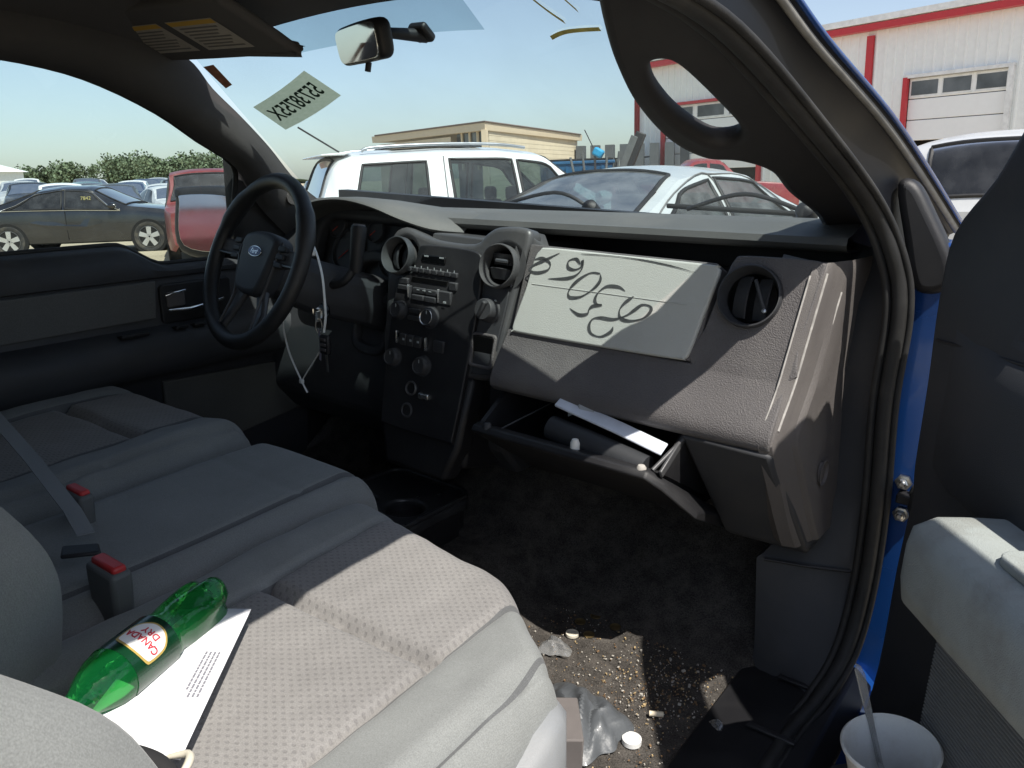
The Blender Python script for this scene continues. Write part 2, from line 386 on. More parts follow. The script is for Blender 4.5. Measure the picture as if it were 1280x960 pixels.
# --- roof rails with window frames: strip from the glass edge up to the headliner
Bc = [(-.755, 1.52, 1.22), (-.745, 1.40, 1.33), (-.725, 1.32, 1.431), (-.71, 1.217, 1.489), (-.695, 1.109, 1.549), (-.682, .977, 1.601), (-.675, .86, 1.628), (-.673, .70, 1.642), (-.668, .40, 1.65), (-.665, -.10, 1.65)]
Ac = [(-.72, 1.62, 1.30), (-.69, 1.49, 1.375), (-.662, 1.385, 1.463), (-.655, 1.30, 1.535), (-.645, 1.22, 1.594), (-.625, 1.145, 1.655), (-.605, 1.00, 1.700), (-.60, .77, 1.715), (-.60, .40, 1.715), (-.60, -.10, 1.715)]
B2, A2 = cr(Bc, 5), cr(Ac, 5)
rows = []
for p, q in zip(A2, B2):
    inn = Vector((.035, -.02, -.015))
    rows.append([p + Vector((0, .0, .012)), p, p*.72 + q*.28 + inn*.9, p*.4 + q*.6 + inn, q + inn*.55, q, q + Vector((-.03, .01, .005))])
pilL = loft('pillar_trim', rows, mat('grey pillar cloth', (.085, .082, .083), .8, spec=.2, var=.08, bump=.4, bs=900, dirt=(.17, .16, .15), ds=5, da=.3), T, closed=False, ang=70)
pilL['label'] = 'dark grey trim of the driver side windshield pillar and roof rail'
frp = frame((-.672, 1.462, 1.345), (.5, .85, -.35), (.3, .2, .9))
lathe('tweeter_cap', [(.0, .012), (.017, .012), (.021, .006), (.022, -.01)], frp, PL_MID(), pilL, 20)
rows = []
for p, q in list(zip(A2, B2))[36:]:
    f = lambda v: Vector((-v.x, v.y, v.z))
    P_, Q_ = f(p), f(q)
    rows.append([P_ + Vector((0, 0, .012)), P_, P_*.5 + Q_*.5 + Vector((-.02, 0, -.012)), Q_ + Vector((.02, 0, 0)), Q_ + Vector((.03, 0, .012))])
rr = loft('roof_rail_trim', rows, HEADL(), T, closed=False, ang=70)
# right A-pillar: moulded trim with the grab handle
HO = [(1.687, .689, 1.332)]
o3 = Vector((.66, 1.25, 1.52)); pe = Vector((-.08, -.92, .38)).normalized(); ie = Vector((-1, -.35, -.45))
frh = frame(o3, pe, ie)
hand = [(0.685, 1.701, 1.331), (0.69, 1.546, 1.398), (0.67, 1.433, 1.443), (0.664, 1.347, 1.479), (0.631, 1.296, 1.494), (0.583, 1.266, 1.498), (0.554, 1.192, 1.524), (0.552, 1.084, 1.57), (0.569, 0.99, 1.614), (0.592, 0.915, 1.651), (0.616, 0.852, 1.682), (0.706, 0.896, 1.681), (0.715, 0.973, 1.65), (0.751, 1.191, 1.563), (0.779, 1.5, 1.436), (0.769, 1.728, 1.336)]
hole = [(0.605, 1.016, 1.61), (0.625, 1.003, 1.619), (0.642, 1.027, 1.612), (0.658, 1.13, 1.571), (0.663, 1.2, 1.542), (0.645, 1.229, 1.526), (0.614, 1.219, 1.524), (0.592, 1.146, 1.551), (0.59, 1.068, 1.584)]
frh = frame(o3, pe, Vector((-1, 0, -.2)))
def loc2(P):
    ex = pe; ey = Vector((-1, 0, -.2)); ey = (ey - ex*ey.dot(ex)).normalized()
    return [((Vector(p)-o3).dot(ex), (Vector(p)-o3).dot(ey), 0) for p in P]
# open outline: smooth the inner edge only
ol = [tuple(q[:2]) for q in cr(loc2(hand[:11]), 5)] + [tuple(q[:2]) for q in loc2(hand[11:])]
hl = [tuple(q[:2]) for q in cr(loc2(hole), 5, True)]
PTRIM = mat('black pillar plastic', (.019, .018, .019), .6, var=.08, bump=.3, bs=900, dirt=(.07, .065, .06), ds=5, da=.25)
hp = curve_mesh('grab_handle_pillar', [ol, hl], frh, .036, .015, PTRIM, T, 4)
hp['label'] = 'black moulded windshield pillar trim with a built-in grab handle'
# outer pillar: from the seal line to the outer drip edge
L1 = [(.700, .793, 1.702), (.722, .90, 1.652), (.755, 1.20, 1.545), (.80, 1.44, 1.425), (.840, 1.50, 1.335), (.862, 1.505, 1.24)]
L2 = [(.735, .977, 1.717), (.750, 1.069, 1.678), (.770, 1.169, 1.633), (.810, 1.402, 1.550), (.840, 1.625, 1.463), (.870, 1.943, 1.345)]
L1s, L2s = cr(L1, 8), cr(L2, 8)
rows = []
for p, q in zip(L1s, L2s):
    mid = p*.5 + q*.5 + Vector((-.004, .03, -.006))
    rows.append([p + Vector((-.03, .03, .01)), p, mid, q + Vector((-.010, -.004, -.006)), q, q + Vector((.012, .03, .012)), q + Vector((-.05, .08, .06))])
DKBODY = mat('shade darkened pillar', (.006, .007, .010), .5, spec=.3, var=.1)  # the pillar's shade is put into the colour: base made nearly black
bp_ = loft('body_pillar', rows, DKBODY, T, closed=False, ang=60)
tube('drip_edge', [q + Vector((.002, 0, .001)) for q in L2s], .006, mat('dusty grey rubber edge', (.22, .215, .20), .8, var=.2, vs=40), bp_, 8)
tube('painted_edge', [q + Vector((.013, .014, .008)) for q in L2s], .004, BLUE(), bp_, 8)
loft('roof_side', [[Vector((x, y, z)) for x, z in ((.62, 1.70), (.70, 1.655), (.752, 1.69), (.765, 1.72), (.72, 1.775), (.62, 1.80))] for y in (-.88, -.2, .3, .62, .84)], BLUE(), T, bev=.006)
loft('roof_side', [[Vector((-x, y, z)) for x, z in ((.62, 1.70), (.70, 1.66), (.752, 1.69), (.765, 1.72), (.72, 1.775), (.62, 1.80))] for y in (-.88, -.2, .3, .62, .9)], BLUE(), T, bev=.006)
loft('body_pillar', [[q + Vector(o_) for o_ in ((-.015, .012, -.010), (-.05, .03, -.035), (-.075, .0, -.05))] for q in A2[6:30]], BLUE(), T, ang=60)
# weatherstrip down the front of the opening
sealp = cr([(.705, .74, 1.668), (.728, .95, 1.636), (.765, 1.20, 1.538), (.808, 1.42, 1.425), (.850, 1.475, 1.325), (.868, 1.485, 1.235), (.868, 1.49, 1.08), (.882, 1.49, .88), (.886, 1.48, .72), (.880, 1.44, .60), (.862, 1.34, .545), (.845, 1.20, .535), (.84, .8, .533), (.84, .1, .533)], 7)
ws1 = tube('weatherstrip', sealp, .013, RUBBER(), T, 10)
tube('seal_lip', [p + Vector((-.019, -.004, -.003)) for p in sealp], .007, RUBBER(), ws1, 8)
tube('seal_bead', [p + Vector((.017, .004, .001)) for p in sealp], .006, RUBBER(), ws1, 8)
# trim between the dash end and the seal, running down as kick panel
rows = []
for z, xa, ya, xb, yb in ((1.335, .735, 1.66, .845, 1.50), (1.24, .765, 1.56, .86, 1.505), (1.08, .775, 1.54, .858, 1.51), (.88, .78, 1.55, .87, 1.51), (.74, .70, 1.46, .872, 1.505), (.73, .690, 1.45, .872, 1.50), (.60, .702, 1.45, .868, 1.46), (.545, .71, 1.44, .85, 1.36), (.50, .715, 1.42, .84, 1.30)):
    a, b = Vector((xa, ya, z)), Vector((xb, yb, z))
    rows.append([a + Vector((.0, .20, 0)), a, a*.75 + b*.25 + Vector((.006, -.006, 0)), a*.4 + b*.6 + Vector((.004, -.004, 0)), b, b + Vector((.02, .05, 0))])
kick = loft('kick_panel', rows, PL_DARK(), T, closed=False, ang=50)
tube('panel_gap', [(.707, 1.443, .735), (.78, 1.462, .737), (.862, 1.494, .739)], .003, PL_BLACK(), kick, 6)
# painted hinge pillar with the check strap
hpz = loft('hinge_pillar', [[Vector((x, y, z)) for x, y in ((.86, 1.53), (.90, 1.522), (1.00, 1.53), (1.01, 1.60), (.86, 1.60))] for z in (.36, .60, .9, 1.2, 1.36)], BLUE(), T, bev=.006)
for (x, z) in ((.915, .930), (.920, .868)):
    fb = frame((x, 1.517, z), (1, 0, 0), (0, 0, 1))
    b_ = lathe('bolt', [(.0, .012), (.008, .012), (.010, .010), (.010, .003), (.0145, .002), (.015, -.004)], fb, STEEL(), hpz, 6, 20)
    lathe('bolt_cap', [(0, .0145), (.004, .0145), (.0065, .012)], fb, STEEL(), hpz, 12)
for k in range(4):
    fb = frame((.942, 1.505 - k*.012, .905 - k*.002), (1, 0, 0), (0, 0, 1))
    lathe('rubber_boot', [(.016, -.006), (.030 - .002*(k % 2), -.004), (.033 - .003*(k % 2), 0), (.030 - .002*(k % 2), .004), (.014, .006)], frame((.942 + .004*k, 1.512 - k*.010, .905), (1, .25, 0), (0, 0, 1.0)) if False else (lambda a, b, c, k=k: Vector((.945 + .003*k + a*.55, 1.512 - k*.010 - c, .905 + b*1.15))), RUBBER(), hpz, 20)
box('check_strap', (.925, 1.51, .905), (.03, .03, .018), PL_BLACK(), hpz, bev=.003)
# black corner gasket above the hinge pillar
cg = [(.826, 1.45), (.855, 1.455), (.890, 1.405), (.930, 1.335), (.935, 1.295), (.915, 1.275), (.885, 1.275), (.868, 1.30), (.85, 1.36)]
gk = curve_mesh('corner_gasket', [[tuple(q[:2]) for q in cr([(a, b, 0) for a, b in cg], 4, True)]], frame((0, 1.535, 0), (1, 0, 0), (0, 0, 1)), .05, .015, PL_BLACK(), T)

# ------------------------------------------------------------------ driver door
dd = []
ys = [.10 + i*(1.52-.10)/70 for i in range(71)]
def sillz(y): return smooth_interp(y, [1.0, 1.13], [1.243, 1.186])
for y in ys:
    s = sillz(y); k = (s-1.186)/.057
    pr = [(-.79, s-.004), (-.765, s), (-.742, s-.008), (-.728, s-.025), (-.716, 1.176+.018*k), (-.718, 1.166), (-.729, 1.162), (-.724, 1.155), (-.722, 1.060), (-.718, 1.048), (-.690, 1.042), (-.662, 1.030), (-.648, 1.005), (-.650, .965), (-.668, .938), (-.700, .928), (-.724, .905), (-.728, .72), (-.735, .60), (-.77, .50)]
    dd.append([Vector((x, y, z)) for x, z in pr])
drv = loft('driver_door', dd, PL_DARK(), T, closed=False, ang=50)
drv['label'] = 'closed driver door with charcoal trim'
def dfr(z0): return frame((-.724, 0, 0), (0, 1, 0), (0, 0, 1))
DF = lambda a, b, c=0: Vector((-.724 + c, a, b))     # a along y, b up, c inwards
curve_mesh('insert_panel', [[(.10, 1.158), (1.068, 1.158), (1.06, 1.066), (.10, 1.055)]], lambda a, b, c=0: DF(a, b, c+.003), .012, .004, mat('grey door cloth', (.13, .132, .13), .9, spec=.2, var=.06, grain=.15, bs=700), drv)
curve_mesh('handle_bezel', [rrect(.20, .098, .012, cx=1.175, cy=1.098)], lambda a, b, c=0: DF(a, b, c+.004), .012, .004, PL_BLACK(), drv)
tube('door_handle', [DF(1.09, 1.083, .016), DF(1.14, 1.082, .026), DF(1.20, 1.088, .028), DF(1.245, 1.094, .016)], [.004, .006, .006, .004], CHROME(), drv, 10)
tube('lock_lever', [DF(1.088, 1.12, .012), DF(1.105, 1.126, .022), DF(1.14, 1.128, .014)], .0035, CHROME(), drv, 8)
box('handle_cup', DF(1.115, 1.108, .008), (.014, .05, .04), PL_MID(), drv, bev=.006)
for k, y in enumerate((.98, 1.10, 1.15, 1.20)):
    box('window_switch', (-.682, y, 1.043), (.026, .07 if k == 0 else .032, .010), PL_BLACK(), drv, rot=Matrix.Rotation(R(-12), 3, 'Y'), bev=.003)
curve_mesh('map_pocket_panel', [[(1.06, .905), (1.49, .885), (1.50, .735), (1.28, .71), (1.06, .74)]], lambda a, b, c=0: DF(a, b, c+.004), .016, .005, mat('grey door carpet', (.10, .098, .090), .95, spec=.1, var=.1, grain=.25, bs=500, bump=.5), drv)
# driver window glass and the triangle in front of it
B3 = cr([(-.786, 1.336, 1.176), (-.745, 1.335, 1.35), (-.729, 1.325, 1.431), (-.714, 1.217, 1.492), (-.70, 1.109, 1.552), (-.687, .977, 1.604), (-.680, .86, 1.631), (-.678, .70, 1.645), (-.673, .40, 1.653), (-.670, -.10, 1.653)], 3)
glv = [(Vector((-.80, min(p.y, 1.336), sillz(p.y)-.02)), p + Vector((-.012, 0, .006))) for p in B3[3:]]
loft('window_glass', [[a*(1-t) + b*t for t in (0, .2, .4, .6, .8, 1)] for a, b in glv], glass('side glass', (.80, .90, .88), 1.0, .025), drv, closed=False)
rows = []
for t in range(6):
    k = t/5
    rows.append([Vector((-.795, 1.336, 1.16 + .29*k)), Vector((-.775, 1.345, 1.16 + .275*k)), Vector((-.745, 1.43, 1.16 + .17*k)), Vector((-.735, 1.54, 1.16 + .09*k))])
loft('window_corner', rows, PL_BLACK(), drv, closed=False, ang=60)
tube('glass_run', [Vector(p) + Vector((-.004, -.004, -.002)) for p in B3], .007, RUBBER(), drv, 8)
tube('glass_run', [(-.776, y, sillz(y)+.002) for y in ys if y < 1.34], .006, RUBBER(), drv, 8)
# side mirror outside the driver window
mc = Vector((-.985, 1.435, 1.262)); frm = frame(mc, (-.35, .94, 0), (0, 0, 1))     # local c points to the rear and left
mo = [tuple(q[:2]) for q in cr([(-.105, -.095, 0), (.10, -.10, 0), (.115, 0, 0), (.105, .09, 0), (-.09, .092, 0), (-.112, .06, 0)], 5, True)]
frm = frame(mc, (.94, .35, 0), (-.008, .022, 1))
mir = curve_mesh('side_mirror', [mo], lambda a, b, c=0: frm(a, b, c), .10, .025, PL_BLACK(), T)
curve_mesh('mirror_glass', [[(x*.78, y*.77) for x, y in mo]], lambda a, b, c=0: frm(a, b, c+.0505), .004, .001, mat('mirror silver', (.80, .82, .82), .02, metal=1, var=.02), mir)
tube('mirror_arm', [(-.80, 1.42, 1.20), (-.9, 1.45, 1.20), (-.98, 1.46, 1.23)], .03, PL_BLACK(), mir, 10)

# ------------------------------------------------------------------ open passenger door
ang = R(34.5)
dn = Vector((-math.cos(ang), -math.sin(ang), 0)); ds_ = Vector((math.sin(ang), -math.cos(ang), 0))
PD = lambda s, z, n=0.0: Vector((.86, 1.52, 0)) + ds_*s + dn*n + Vector((0, 0, z))
edge = [(.100, .44), (.135, .62), (.138, .82), (.146, .95), (.136, 1.01), (.130, 1.15), (.119, 1.277), (.130, 1.389), (.216, 1.474), (.268, 1.547), (.345, 1.645), (.44, 1.755)]
rest = [(.60, 1.80), (1.04, 1.785), (1.10, 1.25), (1.12, .44)]
e2 = [tuple(q[:2]) for q in cr([(a, b, 0) for a, b in edge], 4)] + rest
win = [(.365, 1.275), (.43, 1.42), (.53, 1.63), (.62, 1.755), (.98, 1.745), (1.03, 1.265), (.46, 1.262)]
pdoor = curve_mesh('passenger_door', [e2, win], lambda a, b, c=0: PD(a, b, c-.03), .06, .018, PL_DARK(), T)
pdoor['label'] = 'open passenger door with black trim and grey armrest'
curve_mesh('outer_skin', [[(a+.01, b) for a, b in e2], win], lambda a, b, c=0: PD(a, b, c-.085), .045, .008, BLUE(), pdoor)
tube('trim_seam', [PD(.150, 1.222, .001), PD(.25, 1.232, .001), PD(.40, 1.245, .001), PD(.9, 1.25, .001)], .0022, PL_BLACK(), pdoor, 6)
# upper roll of the trim
rows = []
for s in [.20 + i*.06 for i in range(15)]:
    k = min(1, (s-.20)/.10)
    rows.append([PD(s, z, n*k) for z, n in ((1.250, -.01), (1.235, .008), (1.19, .018), (1.10, .022), (1.03, .022), (1.00, -.01))])
loft('upper_trim', rows, PL_DARK(), pdoor, closed=False, ang=60)
# armrest
ARM = mat('blue grey vinyl', (.33, .36, .35), .6, var=.07, bump=.5, bs=600, dirt=(.16, .14, .11), ds=7, da=.55)
rows = []
for i in range(34):
    t = i/33; s = .405 + .60*t**2.2
    k = min(1, (s-.405)/.045); k = math.sqrt(max(0, 1-(1-k)**2))*.96 + .04
    ring = []
    for j in range(18):
        a = 2*math.pi*j/18; ca, sa = math.cos(a), math.sin(a)
        q = 5.0; den = (abs(ca)**q + abs(sa)**q)**(1/q)
        n = .062 + .078*ca/den*(.45+.55*k); z = .985 + (.070*sa/den)*k + .05*max(0, s-.42)
        ring.append(PD(s, z - .03*(ca/den < 0)*0, n))
    rows.append(ring)
arm = loft('armrest', rows, ARM, pdoor, ang=70)
def bez(a, b, c=0): return PD(.66 + a, 1.0715 + .05*(.24 + a) + c*.9 - .012, .065 + b)
curve_mesh('switch_bezel', [rrect(.20, .085, .03)], lambda a, b, c=0: bez(a, b, c), .012, .003, ARM, pdoor)
curve_mesh('switch_recess', [rrect(.10, .04, .014, cx=.0)], lambda a, b, c=0: bez(a, b, c+.0065), .006, .001, PL_BLACK(), pdoor)
tube('window_switch', [bez(-.03, 0, .010), bez(.03, 0, .012)], .007, CHROME(), pdoor, 8)
# ribbed speaker cloth and map pocket
MESHM = mat('grey speaker cloth', (.27, .27, .26), .9, var=.06, bump=.4, bs=900)
curve_mesh('speaker_panel', [[(.35, .90), (.352, .64), (.40, .58), (.95, .58), (.95, .94)]], lambda a, b, c=0: PD(a, b, c+.012), .03, .008, MESHM, pdoor)
V = []
for k in range(48):
    z = .60 + k*.0062
    V.append(tubevf([PD(.358, z, .028), PD(.94, z+.02, .028)], .0020, 5))
rb = mk('cloth_ribs', *merge(V), MESHM, pdoor); rb['kind'] = 'stuff'
rows = []
for s in [.34, .36, .42, .6, .9, 1.0]:
    k = 1 if s > .35 else .4
    rows.append([PD(s, z, n*k) for z, n in ((.60, .0), (.598, .075), (.590, .150), (.575, .160), (.47, .145), (.44, .10), (.44, .0))])
loft('map_pocket', rows, PL_DARK(), pdoor, closed=False, ang=50)
# ------------------------------------------------------------------ dashboard
def yf(z): return interp(z, [.80, 1.02, 1.045, 1.12, 1.31, 1.4], [1.20, 1.27, 1.285, 1.335, 1.40, 1.42])
rings = []
for x in (.158, .25, .35, .5, .572):
    e = .004*(x-.1)/.6
    rings.append([Vector((x, y, z + e)) for y, z in ((1.72, 1.25), (1.53, 1.262), (1.455, 1.278), (1.41, 1.296), (1.400, 1.300), (1.3375, 1.126), (1.50, 1.126), (1.72, 1.126))])
dash = loft('dashboard', rings, PL_MID(), T, bev=.004)
loft('lower_pad', [[Vector((x, y, z + .002)) for y, z in ((1.72, 1.125), (1.3365, 1.1245), (1.333, 1.116), (1.304, 1.076), (1.287, 1.052), (1.279, 1.038), (1.276, 1.026), (1.279, 1.014), (1.292, 1.004), (1.34, .998), (1.45, .99), (1.72, .99))] for x in (.150, .25, .40, .58, .74)], PL_MID(), dash, bev=.003)
dash['label'] = 'charcoal dashboard under the windshield'
# the side in front of the driver sits further forward
loft('driver_dash', [[Vector((x, y, z)) for y, z in ((1.72, 1.28), (1.56, 1.285), (1.50, 1.27), (1.46, 1.20), (1.44, 1.06), (1.40, .98), (1.40, .82), (1.47, .74), (1.72, .74))] for x in (-.765, -.6, -.40, -.2, .10)], PL_DARK(), dash, bev=.012)
# top pad with its overhanging lip
def lipz(x): return 1.308 + .033*(x+.15)
def crz(x): return 1.345 + .043*(x+.07)
rows = []
for i in range(41):
    x = -.76 + 1.525*i/40
    l, c = lipz(max(x, -.35)), crz(max(x, -.35))
    rows.append([Vector((x, y, z)) for y, z in ((1.60, l-.012), (1.525, l-.010), (1.500, l-.003), (1.492, l+.006), (1.497, l+.018), (1.53, c-.020), (1.58, c-.006), (1.63, c), (1.70, c-.012), (1.80, c-.05), (1.95, c-.10))])
tp = loft('top_pad', rows, mat('soft grey dash pad', (.10, .102, .10), .62, var=.07, grain=.06, bump=.4, bs=800, dirt=(.19, .18, .165), ds=4, da=.35), dash, closed=False, ang=60)
# instrument hood
rim = cr([(-.600, 1.42, 1.268), (-.575, 1.40, 1.312), (-.52, 1.385, 1.345), (-.44, 1.375, 1.361), (-.36, 1.372, 1.364), (-.28, 1.378, 1.352), (-.21, 1.40, 1.328), (-.15, 1.44, 1.308), (-.10, 1.50, 1.300)], 5)
rows = []
for p in rim:
    bk = Vector((p.x*.98, 1.60, crz(p.x) - .004 + .35*max(0, p.z-1.33))); b2 = Vector((p.x, 1.80, 1.29))
    rows.append([Vector((p.x, 1.52, p.z-.05)), p + Vector((0, .035, -.016)), p + Vector((0, .006, -.012)), p + Vector((0, -.004, -.005)), p, p*.7 + bk*.3 + Vector((0, 0, .006)), p*.35 + bk*.65 + Vector((0, 0, .006)), bk, b2])
loft('instrument_hood', rows, MATS['soft grey dash pad'], dash, closed=False, ang=60)
# cluster
cl = curve_mesh('instrument_cluster', [rrect(.36, .17, .05, 6)], frame((-.375, 1.475, 1.225), (1, 0, 0), (0, .35, 1)), .02, .004, PL_BLACK(), T)
for k, (a, rr_) in enumerate(((-.085, .058), (.085, .058), (-.14, .03), (.0, .03), (.14, .028))):
    fr = frame((-.375 + a, 1.463 - .0 + .35*(.0 if k < 2 else .05)*.9, 1.222 + (.0 if k < 2 else .055)), (1, 0, 0), (0, .35, 1))
    q = lathe('gauge', [(rr_, -.006), (rr_, .006), (rr_*.92, .008), (rr_*.88, .001), (0, .001)], fr, PL_DARK(), cl, 24)
    tube('needle', [fr(0, 0, .004), fr(-rr_*.5, -rr_*.45, .004)], .0012, mat('needle red', (.5, .05, .03), .5), cl, 5)
curve_mesh('cluster_surround', [rrect(.43, .24, .06, 6), rrect(.36, .17, .05, 6)], frame((-.375, 1.455, 1.215), (1, 0, 0), (0, .35, 1)), .05, .012, PL_DARK(), cl)
# light grey upper glove panel
gO = Vector((.37, 1.367, 1.211)); GP = frame(gO, (1, 0, 0), (0, .065, .188))
gp = curve_mesh('glove_panel', [[tuple(q[:2]) for q in cr([(-.193, .0, 0), (-.188, .06, 0), (-.178, .083, 0), (-.155, .090, 0), (.0, .091, 0), (.19, .0925, 0), (.206, .088, 0), (.211, .075, 0), (.198, -.01, 0), (.189, -.07, 0), (.182, -.083, 0), (.165, -.087, 0), (0, -.091, 0), (-.19, -.093, 0), (-.203, -.088, 0), (-.204, -.07, 0)], 3, True)]], lambda a, b, c=0: GP(a, b, c+.002), .013, .004, PL_STONE(), dash)
gp['label'] = 'light grey upper glove compartment panel with black marker numbers'
tube('panel_crease', [GP(-.179, .011, .009), GP(.006, .013, .009), GP(.165, .014, .009)], .0007, PL_STONE(), dash, 5)
INK = mat('black marker ink', (.055, .058, .06), .6, var=.3, vs=80)
def Z6(P):      # sketch units measured on the panel
    return P
STROKES = [
    [(-.128, .081), (-.159, .063), (-.183, .050), (-.193, .038), (-.171, .035), (-.147, .044), (-.146, .058), (-.167, .066), (-.186, .061)],
    [(-.075, .063), (-.087, .073), (-.103, .067), (-.101, .054), (-.086, .051), (-.072, .058), (-.072, .071), (-.069, .055), (-.081, .039), (-.103, .031), (-.142, .026)],
    [(-.026, .050), (-.047, .049), (-.069, .034), (-.084, .016), (-.088, .002), (-.080, -.005), (-.057, 0), (-.035, .017), (-.023, .035), (-.025, .049)],
    [(.036, .023), (.020, .029), (-.005, .027), (-.020, .014), (-.025, -.001), (-.019, -.010), (-.007, -.010), (-.026, -.015), (-.033, -.023), (-.035, -.032), (-.054, -.036), (-.077, -.026)],
    [(.056, .015), (.041, .001), (.033, -.014), (.038, -.029), (.059, -.032), (.085, -.023), (.097, -.008), (.094, .001), (.078, .002), (.064, -.010), (.049, -.023), (.025, -.034), (-.004, -.035), (-.020, -.040), (-.025, -.054), (-.017, -.068), (.005, -.071), (.024, -.059), (.027, -.048)],
    [(-.078, .084), (-.013, .087), (.057, .086), (.119, .081), (.168, .074)],
]
# the figures were written standing on the other side: they lean and hang upside down here
for k, P in enumerate(STROKES):
    Q = cr([(a, b, 0) for a, b in P], 5)
    wd = .0026 if k < 5 else .0010
    rows = []
    for i, p in enumerate(Q):
        t = (Q[min(i+1, len(Q)-1)] - Q[max(i-1, 0)]).normalized(); n = Vector((-t.y, t.x, 0))
        ww = wd*(.55 + .75*math.sin(i*.23+k)**2)*min(1, .35 + i*.2, .35 + (len(Q)-1-i)*.2)
        rows.append([GP(p.x + n.x*ww, p.y + n.y*ww, .0096), GP(p.x - n.x*ww, p.y - n.y*ww, .0096)])
    loft('marker_stroke', rows, INK, dash, closed=False)
# right end: vent housing, chamfer and side panel
vh = curve_mesh('vent_housing', [[tuple(q[:2]) for q in cr([(.195, -.093, 0), (.205, -.02, 0), (.222, .075, 0), (.232, .108, 0), (.25, .116, 0), (.35, .120, 0), (.383, .117, 0), (.388, .10, 0), (.376, -.03, 0), (.368, -.093, 0)], 3, True)], [(.277 + .052*math.cos(2*math.pi*i/36), .047 + .052*math.sin(2*math.pi*i/36)) for i in range(36)]], lambda a, b, c=0: GP(a, b, c-.0135), .03, .003, PL_MID(), dash)
rows = []
for z in [1.322, 1.315, 1.30, 1.275, 1.25, 1.225, 1.20, 1.175, 1.15, 1.125, 1.10, 1.08, 1.06, 1.045, 1.035, 1.025, 1.01, .99, .96, .92, .88, .84, .81]:
    xc = interp(z, [.72, .86, 1.03, 1.31], [.80, .772, .747, .765]); y0 = interp(z, [.72, .85, .98, 1.005, 1.025, 1.045, 1.07, 1.12, 1.31, 1.34], [1.42, 1.355, 1.296, 1.284, 1.279, 1.287, 1.302, 1.333, 1.398, 1.43])
    k = smooth_interp(z, [1.20, 1.28], [1, .35])
    rows.append([Vector(p) for p in ((xc-.10, y0+.06, z), (xc-.030, y0+.003, z), (xc-.026, y0-.003, z), (xc-.004, y0+.004, z), (xc, y0+.010, z), (xc+.004, y0+.030, z), (xc+.006, y0+.036, z), (xc+.012, y0+.055, z), (xc+.012+.006*k, y0+.061, z), (xc+.015+.006*k, y0+.067, z), (xc+.022, y0+.12, z), (xc+.030, y0+.20, z), (xc+.05, y0+.30, z))])
ep = loft('end_panel', rows, mat('worn charcoal end plastic', (.112, .102, .098), .58, var=.08, bump=.6, bs=600, dirt=(.19, .175, .16), ds=5, da=.3), dash, closed=False, ang=28)
# thin pale tubes along the ridges of the end panel
RIDGE_PALE = mat('pale ridge plastic', (.36, .345, .325), .7, var=.25, vs=90)
def edgepts(dx, dy, z0, z1):
    out = []
    for i in range(14):
        z = z0 + (z1-z0)*i/13
        xc = interp(z, [.72, .86, 1.03, 1.31], [.80, .772, .747, .765]); y0 = interp(z, [.72, .85, .98, 1.005, 1.025, 1.045, 1.07, 1.12, 1.31, 1.34], [1.42, 1.355, 1.296, 1.284, 1.279, 1.287, 1.302, 1.333, 1.398, 1.43])
        out.append(Vector((xc+dx, y0+dy, z)))
    return out
tube('pale_ridge', edgepts(-.026, -.0025, 1.30, 1.06), .0017, RIDGE_PALE, ep, 6)
tube('pale_ridge', edgepts(-.002, .0075, 1.305, 1.05), .0022, RIDGE_PALE, ep, 6)
tube('pale_ridge', edgepts(.0165, .0625, 1.27, 1.07), .0017, RIDGE_PALE, ep, 6)
fh = frame((.788, 1.50, .932), (-.15, 1, 0), (0, 0, 1))
lathe('screw_hole', [(.022, .004), (.019, .005), (.017, .001), (.016, -.03), (0, -.03)], lambda a, b, c=0: Vector((.787 + c + .03*(a/.05)*.1, 1.46 + a, .934 + b*1.25)), PL_MID(), dash, 20)
lb = loft('lower_end', [[Vector(p) for p in q] for q in (((.575, 1.285, 1.008), (.635, 1.40, .790), (.64, 1.42, .78), (.64, 1.62, .78), (.575, 1.62, 1.0)), ((.745, 1.274, 1.012), (.79, 1.40, .797), (.795, 1.42, .785), (.795, 1.62, .78), (.745, 1.62, 1.0)))], PL_DARK(), dash, bev=.01)

# --- lower glove box hanging open
gb = loft('glove_box', [[Vector((x, y, z)) for y, z in ((1.215, .955), (1.225, .955), (1.44, .830), (1.55, .83), (1.55, .985), (1.56, .985), (1.56, .815), (1.43, .815))] for x in (.165, .30, .45, .575)], PL_BLACK(), T)
gb['label'] = 'black lower glove box hanging open'
lid = loft('glove_box_lid', [[Vector((x, y, z)) for y, z in ((1.188, .948), (1.198, .960), (1.216, .957), (1.45, .815), (1.45, .790), (1.43, .790))] for x in (.172, .25, .36, .47, .56, .585, .63)], PL_BLACK(), gb, bev=.004)
for v in lid.data.vertices:
    if v.co.x > .57:
        k = (v.co.x-.57)/.06; v.co.y += .075*k*max(0, (v.co.z-.75)/.2); v.co.z -= .085*k*max(0, (v.co.z-.75)/.2)
for x in (.172, .575):
    loft('bin_side', [[Vector((x + o_, y, z)) for y, z in ((1.222, .952), (1.30, 1.00), (1.54, .99), (1.54, .83), (1.44, .832))] for o_ in (-.005, .005)], PL_BLACK(), gb)
fk = frame((.205, 1.202, .957), (1, 0, 0), (0, 1, 0))
lathe('rubber_bumper', [(.009, -.004), (.009, .006), (.006, .010), (0, .011)], fk, PL_DARK(), gb, 12)
lathe('rubber_bumper', [(.009, -.004), (.009, .006), (.006, .010), (0, .011)], frame((.545, 1.206, .955), (1, 0, 0), (0, 1, 0)), mat('pale stop', (.4, .38, .35), .7), gb, 12)
tube('damper_string', [(.23, 1.215, .957), (.275, 1.36, .995)], .002, PL_DARK(), gb, 6)
